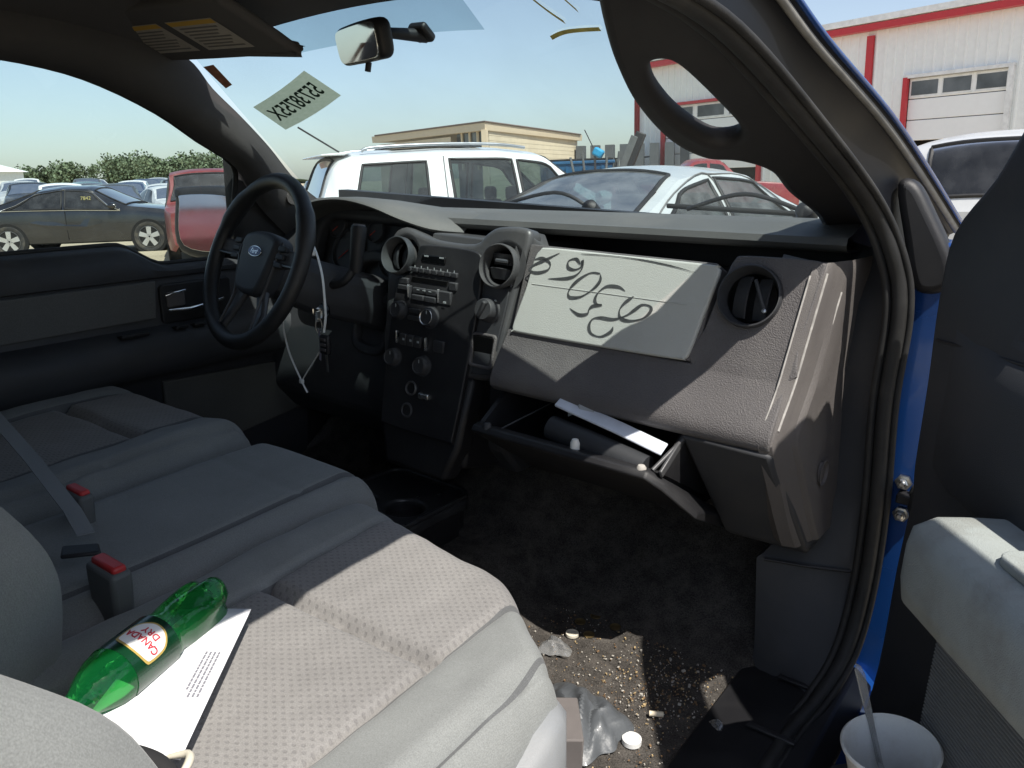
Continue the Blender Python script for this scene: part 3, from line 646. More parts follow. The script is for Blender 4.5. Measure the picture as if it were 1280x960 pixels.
tube('latch_arm', [(.562, 1.215, .957), (.582, 1.30, 1.0)], .004, PL_PEWTER(), gb, 8)
box('latch_arm', (.578, 1.26, .975), (.006, .10, .016), PL_PEWTER(), gb, rot=Matrix.Rotation(R(27), 3, 'X'), bev=.002)

# ------------------------------------------------------------------ centre stack
SF = frame((-.03, 1.345, 1.09), (1, 0, 0), (0, .25, 1))
st = curve_mesh('center_stack', [[tuple(q[:2]) for q in cr([(-.20, .08, 0), (-.212, .15, 0), (-.205, .205, 0), (-.17, .225, 0), (-.115, .212, 0), (-.06, .203, 0), (.04, .204, 0), (.068, .228, 0), (.10, .246, 0), (.165, .250, 0), (.186, .235, 0), (.182, .18, 0), (.168, .05, 0), (.158, -.05, 0), (.145, -.078, 0), (.11, -.088, 0), (.02, -.09, 0), (-.10, -.09, 0), (-.165, -.085, 0), (-.182, -.06, 0), (-.19, .0, 0)], 3, True)], [(.133 + .044*math.cos(2*math.pi*i/32), .164 + .044*math.sin(2*math.pi*i/32)) for i in range(32)], [(-.16 + .041*math.cos(2*math.pi*i/32), .157 + .041*math.sin(2*math.pi*i/32)) for i in range(32)]], lambda a, b, c=0: SF(a, b, c-.025), .05, .012, PL_PEWTER(), T)
st['label'] = 'center stack with radio, climate knobs and round vents'
# wedge on the passenger side of the stack
loft('stack_cheek', [[SF(.150, .248, .0), SF(.186, .235, -.012), SF(.205, .20, -.075), SF(.17, .25, -.08)], [SF(.155, .05, .0), SF(.172, .05, -.012), SF(.195, .05, -.045), SF(.15, .05, -.05)], [SF(.135, -.075, .0), SF(.152, -.08, -.012), SF(.17, -.08, -.03), SF(.13, -.08, -.035)]], PL_PEWTER(), st, bev=.004)
loft('stack_body', [[SF(a, b, c) for a, b in ((-.19, -.08), (-.195, .10), (-.10, .12), (-.09, .17), (.06, .17), (.07, .11), (.15, .10), (.15, -.06), (.09, -.10), (.085, -.30), (-.165, -.30))] for c in (-.04, -.20)], PL_BLACK(), st, bev=.01)
loft('stack_foot', [[SF(a, b, c) for a, b in ((-.168, -.085), (.10, -.085), (.088, -.25), (.06, -.33), (-.12, -.33), (-.150, -.25))] for c in (-.002, -.06)], PL_BLACK(), st, bev=.012)
rf = curve_mesh('radio_face', [[tuple(q[:2]) for q in cr([(-.114, .125, 0), (-.108, .172, 0), (-.095, .187, 0), (-.02, .190, 0), (.055, .187, 0), (.078, .172, 0), (.085, .13, 0), (.088, .06, 0), (.086, -.06, 0), (.078, -.225, 0), (.066, -.238, 0), (-.04, -.240, 0), (-.132, -.236, 0), (-.142, -.225, 0), (-.152, -.14, 0), (-.158, -.05, 0), (-.160, .04, 0), (-.155, .095, 0), (-.135, .112, 0)], 3, True)]], lambda a, b, c=0: SF(a, b, c+.004), .014, .004, PL_BLACK(), st)
curve_mesh('side_column', [[tuple(q[:2]) for q in cr([(.094, .10, 0), (.100, .115, 0), (.15, .115, 0), (.160, .10, 0), (.152, .0, 0), (.148, -.062, 0), (.137, -.072, 0), (.10, -.075, 0), (.095, -.06, 0)], 3, True)]], lambda a, b, c=0: SF(a, b, c+.002), .008, .002, PL_DARK(), st)
BTN = PL_DARK()
box('clock_display', SF(-.055, .157, .012), (.070, .006, .017), mat('display glass', (.006, .007, .008), .12, var=.05), st, rot=Matrix.Rotation(R(14), 3, 'X') if False else None, bev=.002)
for a in (-.075, -.03):
    box('display_digit', SF(a, .162, .0165), (.012, .001, .003), mat('pale legend print', (.42, .46, .47), .7), st)
for k in range(8): box('preset_button', SF(-.124 + k*.0195, .129, .011), (.0165, .012, .011), BTN, st, bev=.002)
for k in range(8): box('legend', SF(-.124 + k*.0195, .1355, .0165), (.0012, .001, .006), mat('pale legend print', (.42, .46, .47), .7), st)
box('disc_slot', SF(-.058, .108, .010), (.105, .008, .009), mat('slot black', (.003, .003, .003), .4), st)
for k, (a, b, ww, hh) in enumerate(((.014, .104, .022, .018), (-.135, .10, .03, .014), (-.133, .085, .03, .012), (-.112, .076, .008, .030), (-.083, .083, .036, .013), (-.045, .083, .034, .013), (-.083, .067, .036, .013), (-.045, .067, .034, .013), (-.004, .076, .036, .030))):
    box('radio_button', SF(a, b, .011), (ww, .012, hh), BTN, st, bev=.002)
CHB = mat('dull chrome strip', (.50, .51, .52), .3, metal=.9, var=.05)
for a, b in ((-.112, .078), (-.021, .078), (-.126, -.030), (-.036, -.034)):
    box('chrome_strip', SF(a, b, .0165), (.0035, .008, .030), CHB, st, bev=.001)
for k in range(3): box('legend', SF(-.083 + k*.018, .084, .0175), (.008, .001, .002), MATS['pale legend print'], st)
box('legend', SF(.0, .066, .0175), (.008, .001, .004), MATS['pale legend print'], st)
for k, (a, b, rr_) in enumerate(((-.134, .031, .021), (-.039, .027, .023), (-.129, -.079, .021), (-.038, -.084, .022))):
    fr = frame(SF(a, b, .008), (1, 0, 0), (0, .25, 1))
    kn = lathe('knob', [(rr_*1.15, -.002), (rr_*1.12, .003), (rr_*.98, .004), (rr_*.92, .017), (rr_*.84, .020), (rr_*.6, .019), (0, .019)], fr, PL_DARK(), st, 28)
    lathe('knob_ring', [(rr_*.80, .0195), (rr_*.76, .0212), (rr_*.70, .0195)], fr, CHB if k in (1,) else PL_DARK(), st, 28)
    box('knob_mark', fr(0, rr_*.45, .0200), (.002, .001, .008), MATS['pale legend print'], st)
for k in range(4): box('climate_button', SF(-.108 + k*.0225 if k < 3 else .0, -.033, .010), (.020 if k < 3 else .030, .012, .026), BTN, st, bev=.002)
for k in range(3): box('legend', SF(-.105 + k*.0225, -.033, .0165), (.006, .001, .005), MATS['pale legend print'], st)
for k in range(2): box('radio_button', SF(-.088, .036 - k*.017, .010), (.034, .010, .010), BTN, st, bev=.002)
fr = frame(SF(.118, .066, .003), (1, 0, 0), (0, .25, 1))
lathe('drive_knob', [(.029, -.002), (.028, .004), (.025, .006), (.0235, .026), (.021, .029), (0, .029)], fr, PL_DARK(), st, 28)
box('drive_knob_grip', fr(0, 0, .030), (.010, .014, .040), PL_DARK(), st, rot=Matrix.Rotation(R(25), 3, 'Y'), bev=.003)
box('knob_mark', fr(.014, .022, .007), (.004, .002, .004), MATS['pale legend print'], st)
curve_mesh('cubby_frame', [rrect(.066, .076, .010, cx=.118, cy=-.022), rrect(.052, .062, .007, cx=.118, cy=-.022)], lambda a, b, c=0: SF(a, b, c+.004), .014, .003, PL_MID(), st)
box('cubby_shade', SF(.118, -.022, .004), (.052, .006, .062), mat('slot black', (.003, .003, .003), .4), st)  # black slab filling the frame stands in for the shade of a recess
fr = frame(SF(-.062, -.140, .008), (1, 0, 0), (0, .25, 1))
lathe('power_socket', [(.017, 0), (.017, .006), (.0145, .008), (.012, .002), (0, -.004)], fr, PL_PEWTER(), st, 20)
box('trailer_switch', SF(-.018, -.150, .014), (.030, .012, .014), CHB, st, bev=.003)
fr = frame(SF(-.066, -.192, .004), (1, 0, 0), (0, .25, 1))
lathe('power_socket', [(.018, 0), (.018, .008), (.014, .010), (.011, .004), (0, .004)], fr, PL_DARK(), st, 20)

def vent(name, c, nrm, rad, depth, ring_m, slats, vert=False, tilt=0):
    n = Vector(nrm).normalized(); ex = Vector((1, 0, 0)); ex = (ex - n*ex.dot(n)).normalized(); ey = n.cross(ex)
    fr = lambda a, b, cc=0: Vector(c) + ex*a + ey*b + n*cc
    o = lathe(name, [(rad*1.10, -.012), (rad*1.10, .003), (rad*1.07, .0065), (rad*1.03, .007), (rad*1.00, .004), (rad*.94, -.012), (rad*.88, -.022), (rad*.82, -depth)], fr, ring_m, T, 40, 50)
    lathe('vent_bore', [(rad*.84, -.020), (rad*.80, -depth), (0, -depth)], fr, mat('slot black', (.003, .003, .003), .4), o, 28)
    for k in range(slats):
        t = (k + .5)/slats*2 - 1; hw = rad*.80*math.sqrt(max(.05, 1-(t*.8)**2))
        rows = []
        for i in range(9):
            s = i/8*2 - 1; bow = .012*(1-s*s)
            a, b = (t*rad*.72, s*hw) if vert else (s*hw, t*rad*.72)
            off = Vector((.012, 0)) if vert else Vector((0, .012))
            rows.append([fr(a - (.008+tilt if vert else 0), b - (0 if vert else .008+tilt), -.028+bow), fr(a + (.008+tilt if vert else 0), b + (0 if vert else .008+tilt), -.016+bow), fr(a + (.010+tilt if vert else 0), b + (0 if vert else .010+tilt), -.020+bow), fr(a - (.006+tilt if vert else 0), b - (0 if vert else .006+tilt), -.032+bow)])
        loft('vent_slat', rows, PL_DARK(), o, bev=0, ang=40)
    return o, fr
v3, f3 = vent('air_vent', (.645, 1.372, 1.256), (.04, -.94, .33), .051, .07, PL_DARK(), 2, True, .004)
v3['label'] = 'round dash vent at the passenger end'
tube('vent_tab', [f3(.004, .030, -.004), f3(.020, .0, .0), f3(.030, -.020, -.004)], .0035, PL_DARK(), v3, 8)
lathe('vent_tab_tip', [(0, .006), (.004, .005), (.004, -.004)], lambda a, b, c=0: f3(.031+a, -.022+b, c-.002), CHB, v3, 10)
v2, f2 = vent('air_vent', (.103, 1.362, 1.252), (0, -.96, .26), .043, .07, PL_PEWTER(), 2, False, .003)
v2['label'] = 'round dash vent beside the light grey glove panel'
v1, f1 = vent('air_vent', (-.190, 1.360, 1.246), (0, -.96, .26), .040, .07, PL_PEWTER(), 2, True, .003)
v1['label'] = 'round dash vent between instrument cluster and radio'
tube('vent_tab', [f2(-.01, .012, -.004), f2(.022, .012, -.004)], .004, CHB, v2, 8)
# storage tray behind the stack
loft('tray_wall', [[Vector((x, y, z)) for y, z in ((1.42, 1.268), (1.43, 1.296), (1.55, 1.29), (1.55, 1.268))] for x in (-.14, .06)], PL_PEWTER(), dash, bev=.004)

# ------------------------------------------------------------------ steering column and wheel
WC = Vector((-.388, 1.118, 1.236)); tl = R(23)
wn = Vector((-.15, -.905, .385)).normalized(); wx = Vector((0, 0, 1)).cross(wn).normalized()*1.0; wy = wn.cross(wx)      # wn faces the driver
WF = lambda a, b, c=0: WC + wx*a + wy*b + wn*c
rimp = [WF(.186*math.cos(2*math.pi*i/56), .186*math.sin(2*math.pi*i/56)) for i in range(56)]
sw = tube('steering_wheel', rimp, [.0175 + (.003 if (i in range(3, 7) or i in range(21, 25)) else 0) for i in range(56)], LEATHER(), T, 14, True)
sw['label'] = 'black four-spoke steering wheel with oval badge'
pad = curve_mesh('hub_pad', [[tuple(q[:2]) for q in cr([(-.068, .058, 0), (0, .070, 0), (.068, .058, 0), (.074, .02, 0), (.058, -.05, 0), (.035, -.075, 0), (-.035, -.075, 0), (-.058, -.05, 0), (-.074, .02, 0)], 4, True)]], lambda a, b, c=0: WF(a, b, c - .018), .050, .014, PL_DARK(), sw)
for s in (-1, 1):
    loft('spoke', [[WF(s*a, b, c) for b, c in q] for a, q in ((.060, ((.045, -.005), (.045, -.03), (-.005, -.03), (-.005, -.005))), (.12, ((.040, -.008), (.040, -.024), (.0, -.024), (.0, -.008))), (.186, ((.036, .004), (.036, -.010), (.008, -.010), (.008, .004))))], PL_MID(), sw, bev=.005)
    loft('spoke', [[WF(s*a, b, c) for a, c in q] for b, q in ((-.05, ((.012, -.012), (.012, -.03), (.050, -.03), (.050, -.012))), (-.11, ((.045, -.012), (.045, -.026), (.075, -.026), (.075, -.012))), (-.178, ((.060, .004), (.060, -.010), (.095, -.010), (.090, .004))))], PL_PEWTER(), sw, bev=.005)
    for k in range(3): box('wheel_button', WF(s*.098, .038 - k*.018, -.002), (.026, .012, .013), PL_DARK(), sw, rot=Matrix.Rotation(-tl, 3, 'X'), bev=.003)
for s in (-1, 1):
    tube('wheel_trim', cr([WF(s*.080, .052, -.006), WF(s*.084, .02, -.002), WF(s*.074, -.03, -.004), WF(s*.062, -.085, -.006), WF(s*.072, -.165, .004)], 5), .0032, PL_PEWTER(), sw, 6)
    tube('wheel_trim', [WF(s*.080, .008, .0), WF(s*.12, .004, -.003), WF(s*.172, .004, .004)], .003, PL_PEWTER(), sw, 6)
frb = lambda a, b, c=0: WF(a, b + .020, c + .0075)
curve_mesh('badge_rim', [[(.029*math.cos(2*math.pi*i/32), .0125*math.sin(2*math.pi*i/32)) for i in range(32)]], frb, .004, .001, CHROME(), sw)
curve_mesh('badge', [[(.0265*math.cos(2*math.pi*i/32), .0105*math.sin(2*math.pi*i/32)) for i in range(32)]], lambda a, b, c=0: frb(a, b, c+.0012), .004, .0006, mat('badge blue', (.02, .06, .25), .25, var=.03), sw)
text_mesh('badge_script', 'Ford', lambda a, b, c=0: frb(a, b-.0005, c+.0036), .0155, CHROME(), sw, shear=.35, bold=.0001)
colm = loft('steering_column', [[WC + wx*a*s + wy*b*s*.9 - wn*dp + Vector((0, 0, dz)) for a, b in ((.055, .04), (.03, .062), (-.03, .062), (-.055, .04), (-.06, -.02), (-.04, -.062), (.04, -.062), (.06, -.02))] for dp, s, dz in ((.03, .75, -.01), (.07, 1.0, -.012), (.16, 1.12, -.012), (.30, 1.15, 0.0), (.42, 1.1, .0))], PL_DARK(), T, bev=.012)
# column shifter, upright beside the wheel
tube('shift_lever', cr([(-.33, 1.26, 1.17), (-.270, 1.265, 1.185), (-.252, 1.285, 1.22), (-.248, 1.298, 1.262)], 5), [.010]*15 + [.012], PL_BLACK(), colm, 10)
lathe('shift_knob', [(.012, -.10), (.015, -.09), (.017, -.03), (.0185, .0), (.017, .006), (.014, .008), (0, .009)], frame((-.249, 1.30, 1.305), (1, 0, 0), (0, 1, -.15)), PL_BLACK(), colm, 20)
lathe('knob_cap', [(.0145, .0075), (.013, .0105), (0, .011)], frame((-.249, 1.30, 1.305), (1, 0, 0), (0, 1, -.15)), PL_MID(), colm, 20)
tube('turn_signal_stalk', [(-.44, 1.22, 1.21), (-.52, 1.20, 1.22), (-.58, 1.17, 1.23)], [.009, .008, .011], PL_BLACK(), colm, 10)
fi = frame((-.318, 1.245, 1.115), (1, 0, 0), (0, .3, 1))
fi = frame((-.313, 1.235, 1.118), (.75, .66, 0), (0, .0, 1))
lathe('ignition_bezel', [(.010, -.015), (.021, -.012), (.022, .0), (.019, .006), (.013, .004), (0, .003)], fi, CHROME(), colm, 24)
# loop of trim around the shifter slot
curve_mesh('knee_bezel', [[tuple(q[:2]) for q in cr([(-.07, .12, 0), (.07, .12, 0), (.062, -.06, 0), (.04, -.115, 0), (-.04, -.115, 0), (-.062, -.06, 0)], 5, True)], [(q.x*.80, q.y*.80) for q in cr([(-.07, .12, 0), (.07, .12, 0), (.062, -.06, 0), (.04, -.115, 0), (-.04, -.115, 0), (-.062, -.06, 0)], 5, True)]], frame((-.33, 1.425, 1.095), (1, 0, 0), (0, .2, 1)), .03, .008, PL_DARK(), dash)
loft('pedal', [[Vector((-.40 + a, 1.50 + c, .66 + b)) for a, b in ((-.05, -.03), (.05, -.03), (.05, .03), (-.05, .03))] for c in (0, .015)], RUBBER(), T, bev=.004)

# ------------------------------------------------------------------ rear-view mirror
mw = Vector((-.91, .41, 0)); MC = Vector((-.085, 1.172, 1.678)); MF = frame(MC, -mw, (-.08, -.18, .95))
MF0 = MF
mo2 = [tuple(q[:2]) for q in cr([(-.118, .0, 0), (-.112, .030, 0), (-.06, .036, 0), (.06, .036, 0), (.112, .030, 0), (.118, .0, 0), (.108, -.032, 0), (.06, -.036, 0), (-.06, -.036, 0), (-.108, -.032, 0)], 4, True)]
rv = curve_mesh('rear_view_mirror', [mo2], MF, .030, .010, PL_BLACK(), T)
curve_mesh('mirror_glass', [[(a*.93, b*.86) for a, b in mo2]], lambda a, b, c=0: MF(a, b, c+.0155), .003, .0008, MATS['mirror silver'], rv)
tube('mirror_stem', [MF(.01, .0, -.012), MF(.015, .01, -.045), ws(-.06, .885, .010)], [.012, .010, .014], PL_BLACK(), rv, 12)
loft('mirror_mount', [[ws(-.095, .875, o_), ws(-.025, .875, o_), ws(-.025, .925, o_), ws(-.095, .925, o_)] for o_ in (.004, .022)], PL_BLACK(), rv, bev=.006)
tube('day_night_tab', [MF(.0, -.036, -.002), MF(.0, -.052, .004)], .006, PL_BLACK(), rv, 10)

# ------------------------------------------------------------------ sun visor with warning labels
VO = Vector((-.43, 1.03, 1.700)); VF = frame(VO, (1, 0, 0), (0, -1, .42))
vis = curve_mesh('sun_visor', [[tuple(q[:2]) for q in cr([(-.22, .085, 0), (-.18, .10, 0), (.19, .10, 0), (.225, .08, 0), (.225, -.075, 0), (.20, -.092, 0), (-.18, -.09, 0), (-.215, -.07, 0)], 5, True)]], VF, .022, .009, HEADL(), T)
LB = mat('pale warning label', (.42, .38, .33), .85, var=.10, vs=60)
for k, (a, ww) in enumerate(((-.115, .16), (.07, .15))):
    loft('warning_label', [[VF(a-ww/2, -.052, .0118), VF(a-ww/2, .052, .0118)], [VF(a+ww/2, -.052, .0118), VF(a+ww/2, .052, .0118)]], LB, vis, closed=False)
    loft('warning_band', [[VF(a-ww/2+.002, .036, .0124), VF(a-ww/2+.002, .050, .0124)], [VF(a+ww/2-.002, .036, .0124), VF(a+ww/2-.002, .050, .0124)]], mat('amber print', (.55, .33, .05), .8), vis, closed=False)
    rows = []
    for j in range(7): rows.append(boxvf(VF(a - .006*(j % 3), .026 - j*.011, .0123), (ww*.80 - .012*(j % 3), .004, .0004), Matrix.Rotation(R(-22.8), 3, 'X')))
    mk('warning_print', *merge(rows), mat('label grey print', (.16, .15, .14), .8), vis)

# ------------------------------------------------------------------ seats
CLOTH = (.212, .220, .214)
FAB_P = fabric('plain seat cloth', CLOTH); FAB_D = fabric('dimpled seat cloth', (.222, .214, .206), True)
def cushion(name, x0, x1, y0, y1, zt, r_, side, disp, parent, nu=90, nv=100, zone=None, c=.22, mats=None, front=None, seams=()):
    cx, hx, cy, hy = (x0+x1)/2, (x1-x0)/2, (y0+y1)/2, (y1-y0)/2
    def prof(t, hw):            # t in -1..1 -> offset, drop
        s = abs(t); flat = hw - r_; arc = r_*math.pi/2; tot = flat + arc + side; L = s*tot
        if L < flat: o, dz = L, 0
        elif L < flat + arc: a = (L-flat)/r_; o, dz = flat + r_*math.sin(a), r_*(1-math.cos(a))
        else: o, dz = hw, r_ + (L - flat - arc)
        return math.copysign(o, t), dz
    V = []
    for j in range(nv+1):
        for i in range(nu+1):
            ox, dx = prof(2*i/nu-1, hx); oy, dy = prof(2*j/nv-1, hy)
            un, vn = ox/hx, oy/hy
            X = cx + ox*math.sqrt(1 - c*vn**4/2); Y = cy + oy*math.sqrt(1 - c*un**4/2)
            if front: Y -= front(X)*max(0, (Y-y0)/(y1-y0))**1.5
            dr = min((dx**1.6 + dy**1.6)**(1/1.6), r_+side)
            V.append(Vector((X, Y, zt - dr + (disp(X, Y) if dr < r_*1.2 else disp(X, Y)*.5))))
    F = [(j*(nu+1)+i, j*(nu+1)+i+1, (j+1)*(nu+1)+i+1, (j+1)*(nu+1)+i) for j in range(nv) for i in range(nu)]
    o = mk(name, V, F, mats or [FAB_P, FAB_D, fabric('dark seam thread', (.115, .118, .12))], parent, ang=70, fix=False)
    if zone:
        for p in o.data.polygons: p.material_index = int(zone(p.center))
    for sx_ in seams:           # one column of the grid is the stitched seam
        row = [o.data.polygons[(nv//2)*nu + i] for i in range(nu)]
        ib = min((i for i in range(nu) if row[i].center.z > .80), key=lambda i: abs(row[i].center.x - sx_))
        for j in range(int(nv*.06), int(nv*.97)):
            p = o.data.polygons[j*nu + ib]
            if p.center.z > .80: p.material_index = 2
    return o
from mathutils import noise as mnoise
def groove(dist, wd=.006, dp=.007): return -dp*math.exp(-(dist/wd)**2)
def seat_disp(xl, xr, ycr, crown=.012):
    xm = (xl+xr)/2
    def f(x, y):
        z = crown*math.exp(-((x-xm)/.2)**4)*.6 + .0035*mnoise.noise(Vector((x*9, y*13, 1.7))) + .0018*mnoise.noise(Vector((x*30, y*22, 5.1)))
        # raised outer bolsters and stitched lines
        z += .022*max(0, min(1, (x-(xr-.155))/.09)) if x > xr-.155 else 0
        z += .014*max(0, min(1, ((xl+.125)-x)/.08)) if x < xl+.125 else 0
        z += .016*smooth_interp(y, [.45, .85], [0, 1])
        if y > -.5: z += groove(x-(xr-.150), .006, .012) + groove(x-(xl+.120), .006, .010) + groove(x-(xr-.045), .0045, .008)
        if xl+.12 < x < xr-.15: z += groove(y-ycr-.03*(x-xm), .010, .020)
        return z
    return f
ps = cushion('passenger_seat', .175, .735, .13, .885, .912, .070, .11, seat_disp(.175, .745, .60), T, 150, 170, lambda p: .30 < p.x < .593 and p.z > .86, seams=(.295, .595, .703), front=lambda x: smooth_interp(x, [.18, .50, .735], [0, .05, .19]))
ps['label'] = 'grey cloth passenger seat with dimpled center'
dsx = cushion('driver_seat', -.735, -.175, .20, .965, .915, .075, .10, lambda x, y: seat_disp(-.735, -.175, .77)(x, y) , T, 90, 110, lambda p: -.60 < p.x < -.325 and p.z > .86, seams=(-.325, -.615))
dsx['label'] = 'grey cloth driver seat in the shade'
def mdisp(x, y): return groove(x-.125, .006, .008) + groove(x+.125, .006, .008) + .012*smooth_interp(y, [.5, .9], [0, 1]) + groove(y-.80, .006, .005)*(abs(x) < .12)
ms = cushion('middle_seat', -.165, .185, .20, .950, .925, .06, .14, mdisp, T, 90, 110, seams=(-.125, .125))
ms['label'] = 'narrow grey cloth middle seat'
# backrests lean back
def backrest(parent, x0, x1, yL, yR, z1, thick=.13):
    """front faces of the two bolsters given as (z, y) tables; the panel between them is set back"""
    cx, hx = (x0+x1)/2, (x1-x0)/2; z0 = .80
    zl, ylv = zip(*yL); zr_, yrv = zip(*yR)
    rows = []
    for j in range(47):
        t = j/46; z = z0 + (z1-z0)*t
        top = math.sqrt(max(0, 1-max(0, (t-.90)/.10)**2)); sc_ = 1 - .08*max(0, (t-.7)/.3)**2
        a, b = sum(interp(z+k*.012, zl, ylv) for k in (-2, -1, 0, 1, 2))/5, sum(interp(z+k*.012, zr_, yrv) for k in (-2, -1, 0, 1, 2))/5
        mid = min(a, b) - .055
        ring = []
        for i in range(49):
            s = i/48*2-1; e = math.sin(s*math.pi/2); q = a if e < 0 else b
            y = mid + (q-mid)*math.exp(-((abs(e)-.80)/.155)**2) - thick*.8*max(0, (abs(e)-.84)/.16)**2
            y += groove(abs(e)-.60, .012, .012) + groove(abs(e)-.87, .010, .010)
            ring.append(Vector((cx + hx*sc_*e, y - (1-top)*.06, z)))
        for i in range(12):
            s = 1 - 2*(i+.5)/12; ring.append(Vector((cx + hx*sc_*s*.97, mid - thick*(.4+.6*top), z)))
        rows.append(ring)
    return loft('backrest', rows, FAB_P, parent, ang=70)
BL_ = [(.80, .325), (.90, .348), (.98, .362), (1.03, .362), (1.08, .342), (1.13, .310), (1.25, .24), (1.5, .09)]
BR_ = [(.80, .27), (.95, .262), (1.04, .245), (1.08, .232), (1.146, .205), (1.20, .158), (1.26, .10), (1.5, -.06)]
backrest(ps, .185, .735, BL_, BR_, 1.48)
backrest(dsx, -.735, -.185, [(z, y+.05) for z, y in BR_], [(z, y+.05) for z, y in BR_], 1.48)
backrest(ms, -.165, .175, [(z, y-.06) for z, y in BR_], [(z, y-.06) for z, y in BR_], 1.42)
# side shield of the passenger seat, light grey plastic with slots
rows = []
for y, zt_, zb_, xo in ((.05, .84, .62, .745), (.35, .845, .62, .750), (.48, .850, .62, .754), (.56, .868, .62, .755), (.615, .888, .62, .752), (.655, .890, .64, .742), (.69, .875, .66, .722), (.72, .85, .68, .69), (.745, .83, .70, .64), (.77, .82, .72, .55)):
    rows.append([Vector((xo-.05, y-.01, zt_-.004)), Vector((xo-.012, y, zt_)), Vector((xo, y+.002, zt_-.012)), Vector((xo+.004, y+.004, (zt_+zb_)/2)), Vector((xo-.004, y, zb_)), Vector((xo-.05, y-.02, zb_))])
sh = loft('side_shield', rows, PL_LIGHT(), ps, closed=False, ang=60)
for k, (y, z) in enumerate(((.545, .862), (.515, .845), (.565, .825), (.49, .80), (.535, .79))):
    tube('shield_slot', [(.7585, y, z), (.7585, y+.028, z+.018)], .006, PL_LIGHT(), ps, 10)
loft('seat_base', [[Vector((x, y, z)) for x, z in ((.20, .80), (.72, .80), (.66, .52), (.26, .52))] for y in (.18, .70)], PL_BLACK(), ps)
for a, b, own in ((-.71, -.20, dsx), (-.14, .16, ms)):
    loft('seat_base', [[Vector((x, y, z)) for x, z in ((a, .80), (b, .80), (b-.04, .52), (a+.04, .52))] for y in (.25, .80)], PL_BLACK(), own)
# buckles between the seats
BK = mat('grey buckle plastic', (.095, .10, .10), .55, var=.06, bump=.2, bs=700)
RED = mat('red button', (.48, .03, .03), .4, var=.05)
def buckle(x, y, z, s, parent):
    b_ = loft('seat_belt_buckle', [[Vector((x + a*s*k, y + c*s*k, z + zz*s)) for a, c in ((-.030, -.013), (.030, -.013), (.030, .013), (-.030, .013))] for zz, k in ((-.085, .82), (-.03, .95), (.0, 1.0), (.018, 1.0))], BK, parent, bev=.006)
    box('buckle_button', (x, y + .001, z + .0195*s), (.050*s, .017*s, .010*s), RED, parent, bev=.004)
buckle(.176, .448, .950, 1.12, T)
buckle(-.075, .535, .955, .95, T)
strap = loft('seat_belt', [[Vector(p) + Vector((-.004, -.011, 0)), Vector(p) + Vector((.004, .011, 0)), Vector(p) + Vector((.004, .011, .002)), Vector(p) + Vector((-.004, -.011, .002))] for p in ((-.60, .52, 1.22), (-.40, .555, 1.02), (-.20, .53, .99), (-.02, .50, .968), (.045, .485, .957))], mat('grey belt webbing', (.22, .23, .235), .8, var=.1, bump=.5, bs=900), T, ang=60)
strap['label'] = 'grey seat belt webbing lying across the seats'
loft('latch_plate', [[Vector((.06, .445, .956)), Vector((.09, .48, .956)), Vector((.115, .47, .954)), Vector((.085, .43, .954))], [Vector((.06, .445, .962)), Vector((.09, .48, .962)), Vector((.115, .47, .960)), Vector((.085, .43, .960))]], PL_BLACK(), strap, bev=.003)

# ------------------------------------------------------------------ floor console with cup wells
cc = curve_mesh('cup_holder_console', [rrect(.26, .28, .04, cx=-.11, cy=1.26), [(-.17+.042*math.cos(2*math.pi*i/24), 1.20+.042*math.sin(2*math.pi*i/24)) for i in range(24)], [(-.06+.046*math.cos(2*math.pi*i/24), 1.24+.046*math.sin(2*math.pi*i/24)) for i in range(24)]], frame((0, 0, .675), (1, 0, 0), (0, 1, 0)), .03, .008, mat('scuffed black tray plastic', (.025, .026, .028), .33, var=.2, vs=30, dirt=(.10, .10, .10), ds=9, da=.4), T)
for a, b in ((-.17, 1.20), (-.06, 1.24)):
    lathe('cup_well', [(.044, .0), (.040, -.06), (0, -.06)], frame((a, b, .678), (1, 0, 0), (0, 1, 0)), PL_BLACK(), cc, 24)
tube('tray_rim', [(x-.11, y+1.26, .694) for x, y in rrect(.25, .27, .04)], .006, MATS['scuffed black tray plastic'], cc, 8, True)
box('console_leg', (.005, 1.25, .61), (.02, .20, .13), PL_BLACK(), cc, bev=.006)
loft('console_body', [[Vector((x, y, z)) for x, y in ((-.22, 1.14), (-.0, 1.14), (0, 1.38), (-.22, 1.38))] for z in (.56, .66)], PL_BLACK(), cc)
# wiper blades
for k, P in enumerate((((.05, 1.82, 1.345), (-.056, 1.81, 1.380), (-.27, 1.82, 1.325)), ((.60, 1.79, 1.375), (.46, 1.80, 1.405), (.32, 1.81, 1.362)))):
    wb = tube('wiper_arm', cr(P, 6), .005, PL_BLACK(), T, 8)
    lathe('wiper_pivot', [(.022, -.02), (.020, .012), (.012, .02), (0, .022)], frame(P[0], (1, 0, 0), (0, .6, .8)), PL_BLACK(), wb, 16)
    tube('wiper_blade', [Vector(P[0]) + Vector((-.01, .05, -.008)), Vector(P[2]) + Vector((-.08, .06, .0))], .006, RUBBER(), wb, 8)
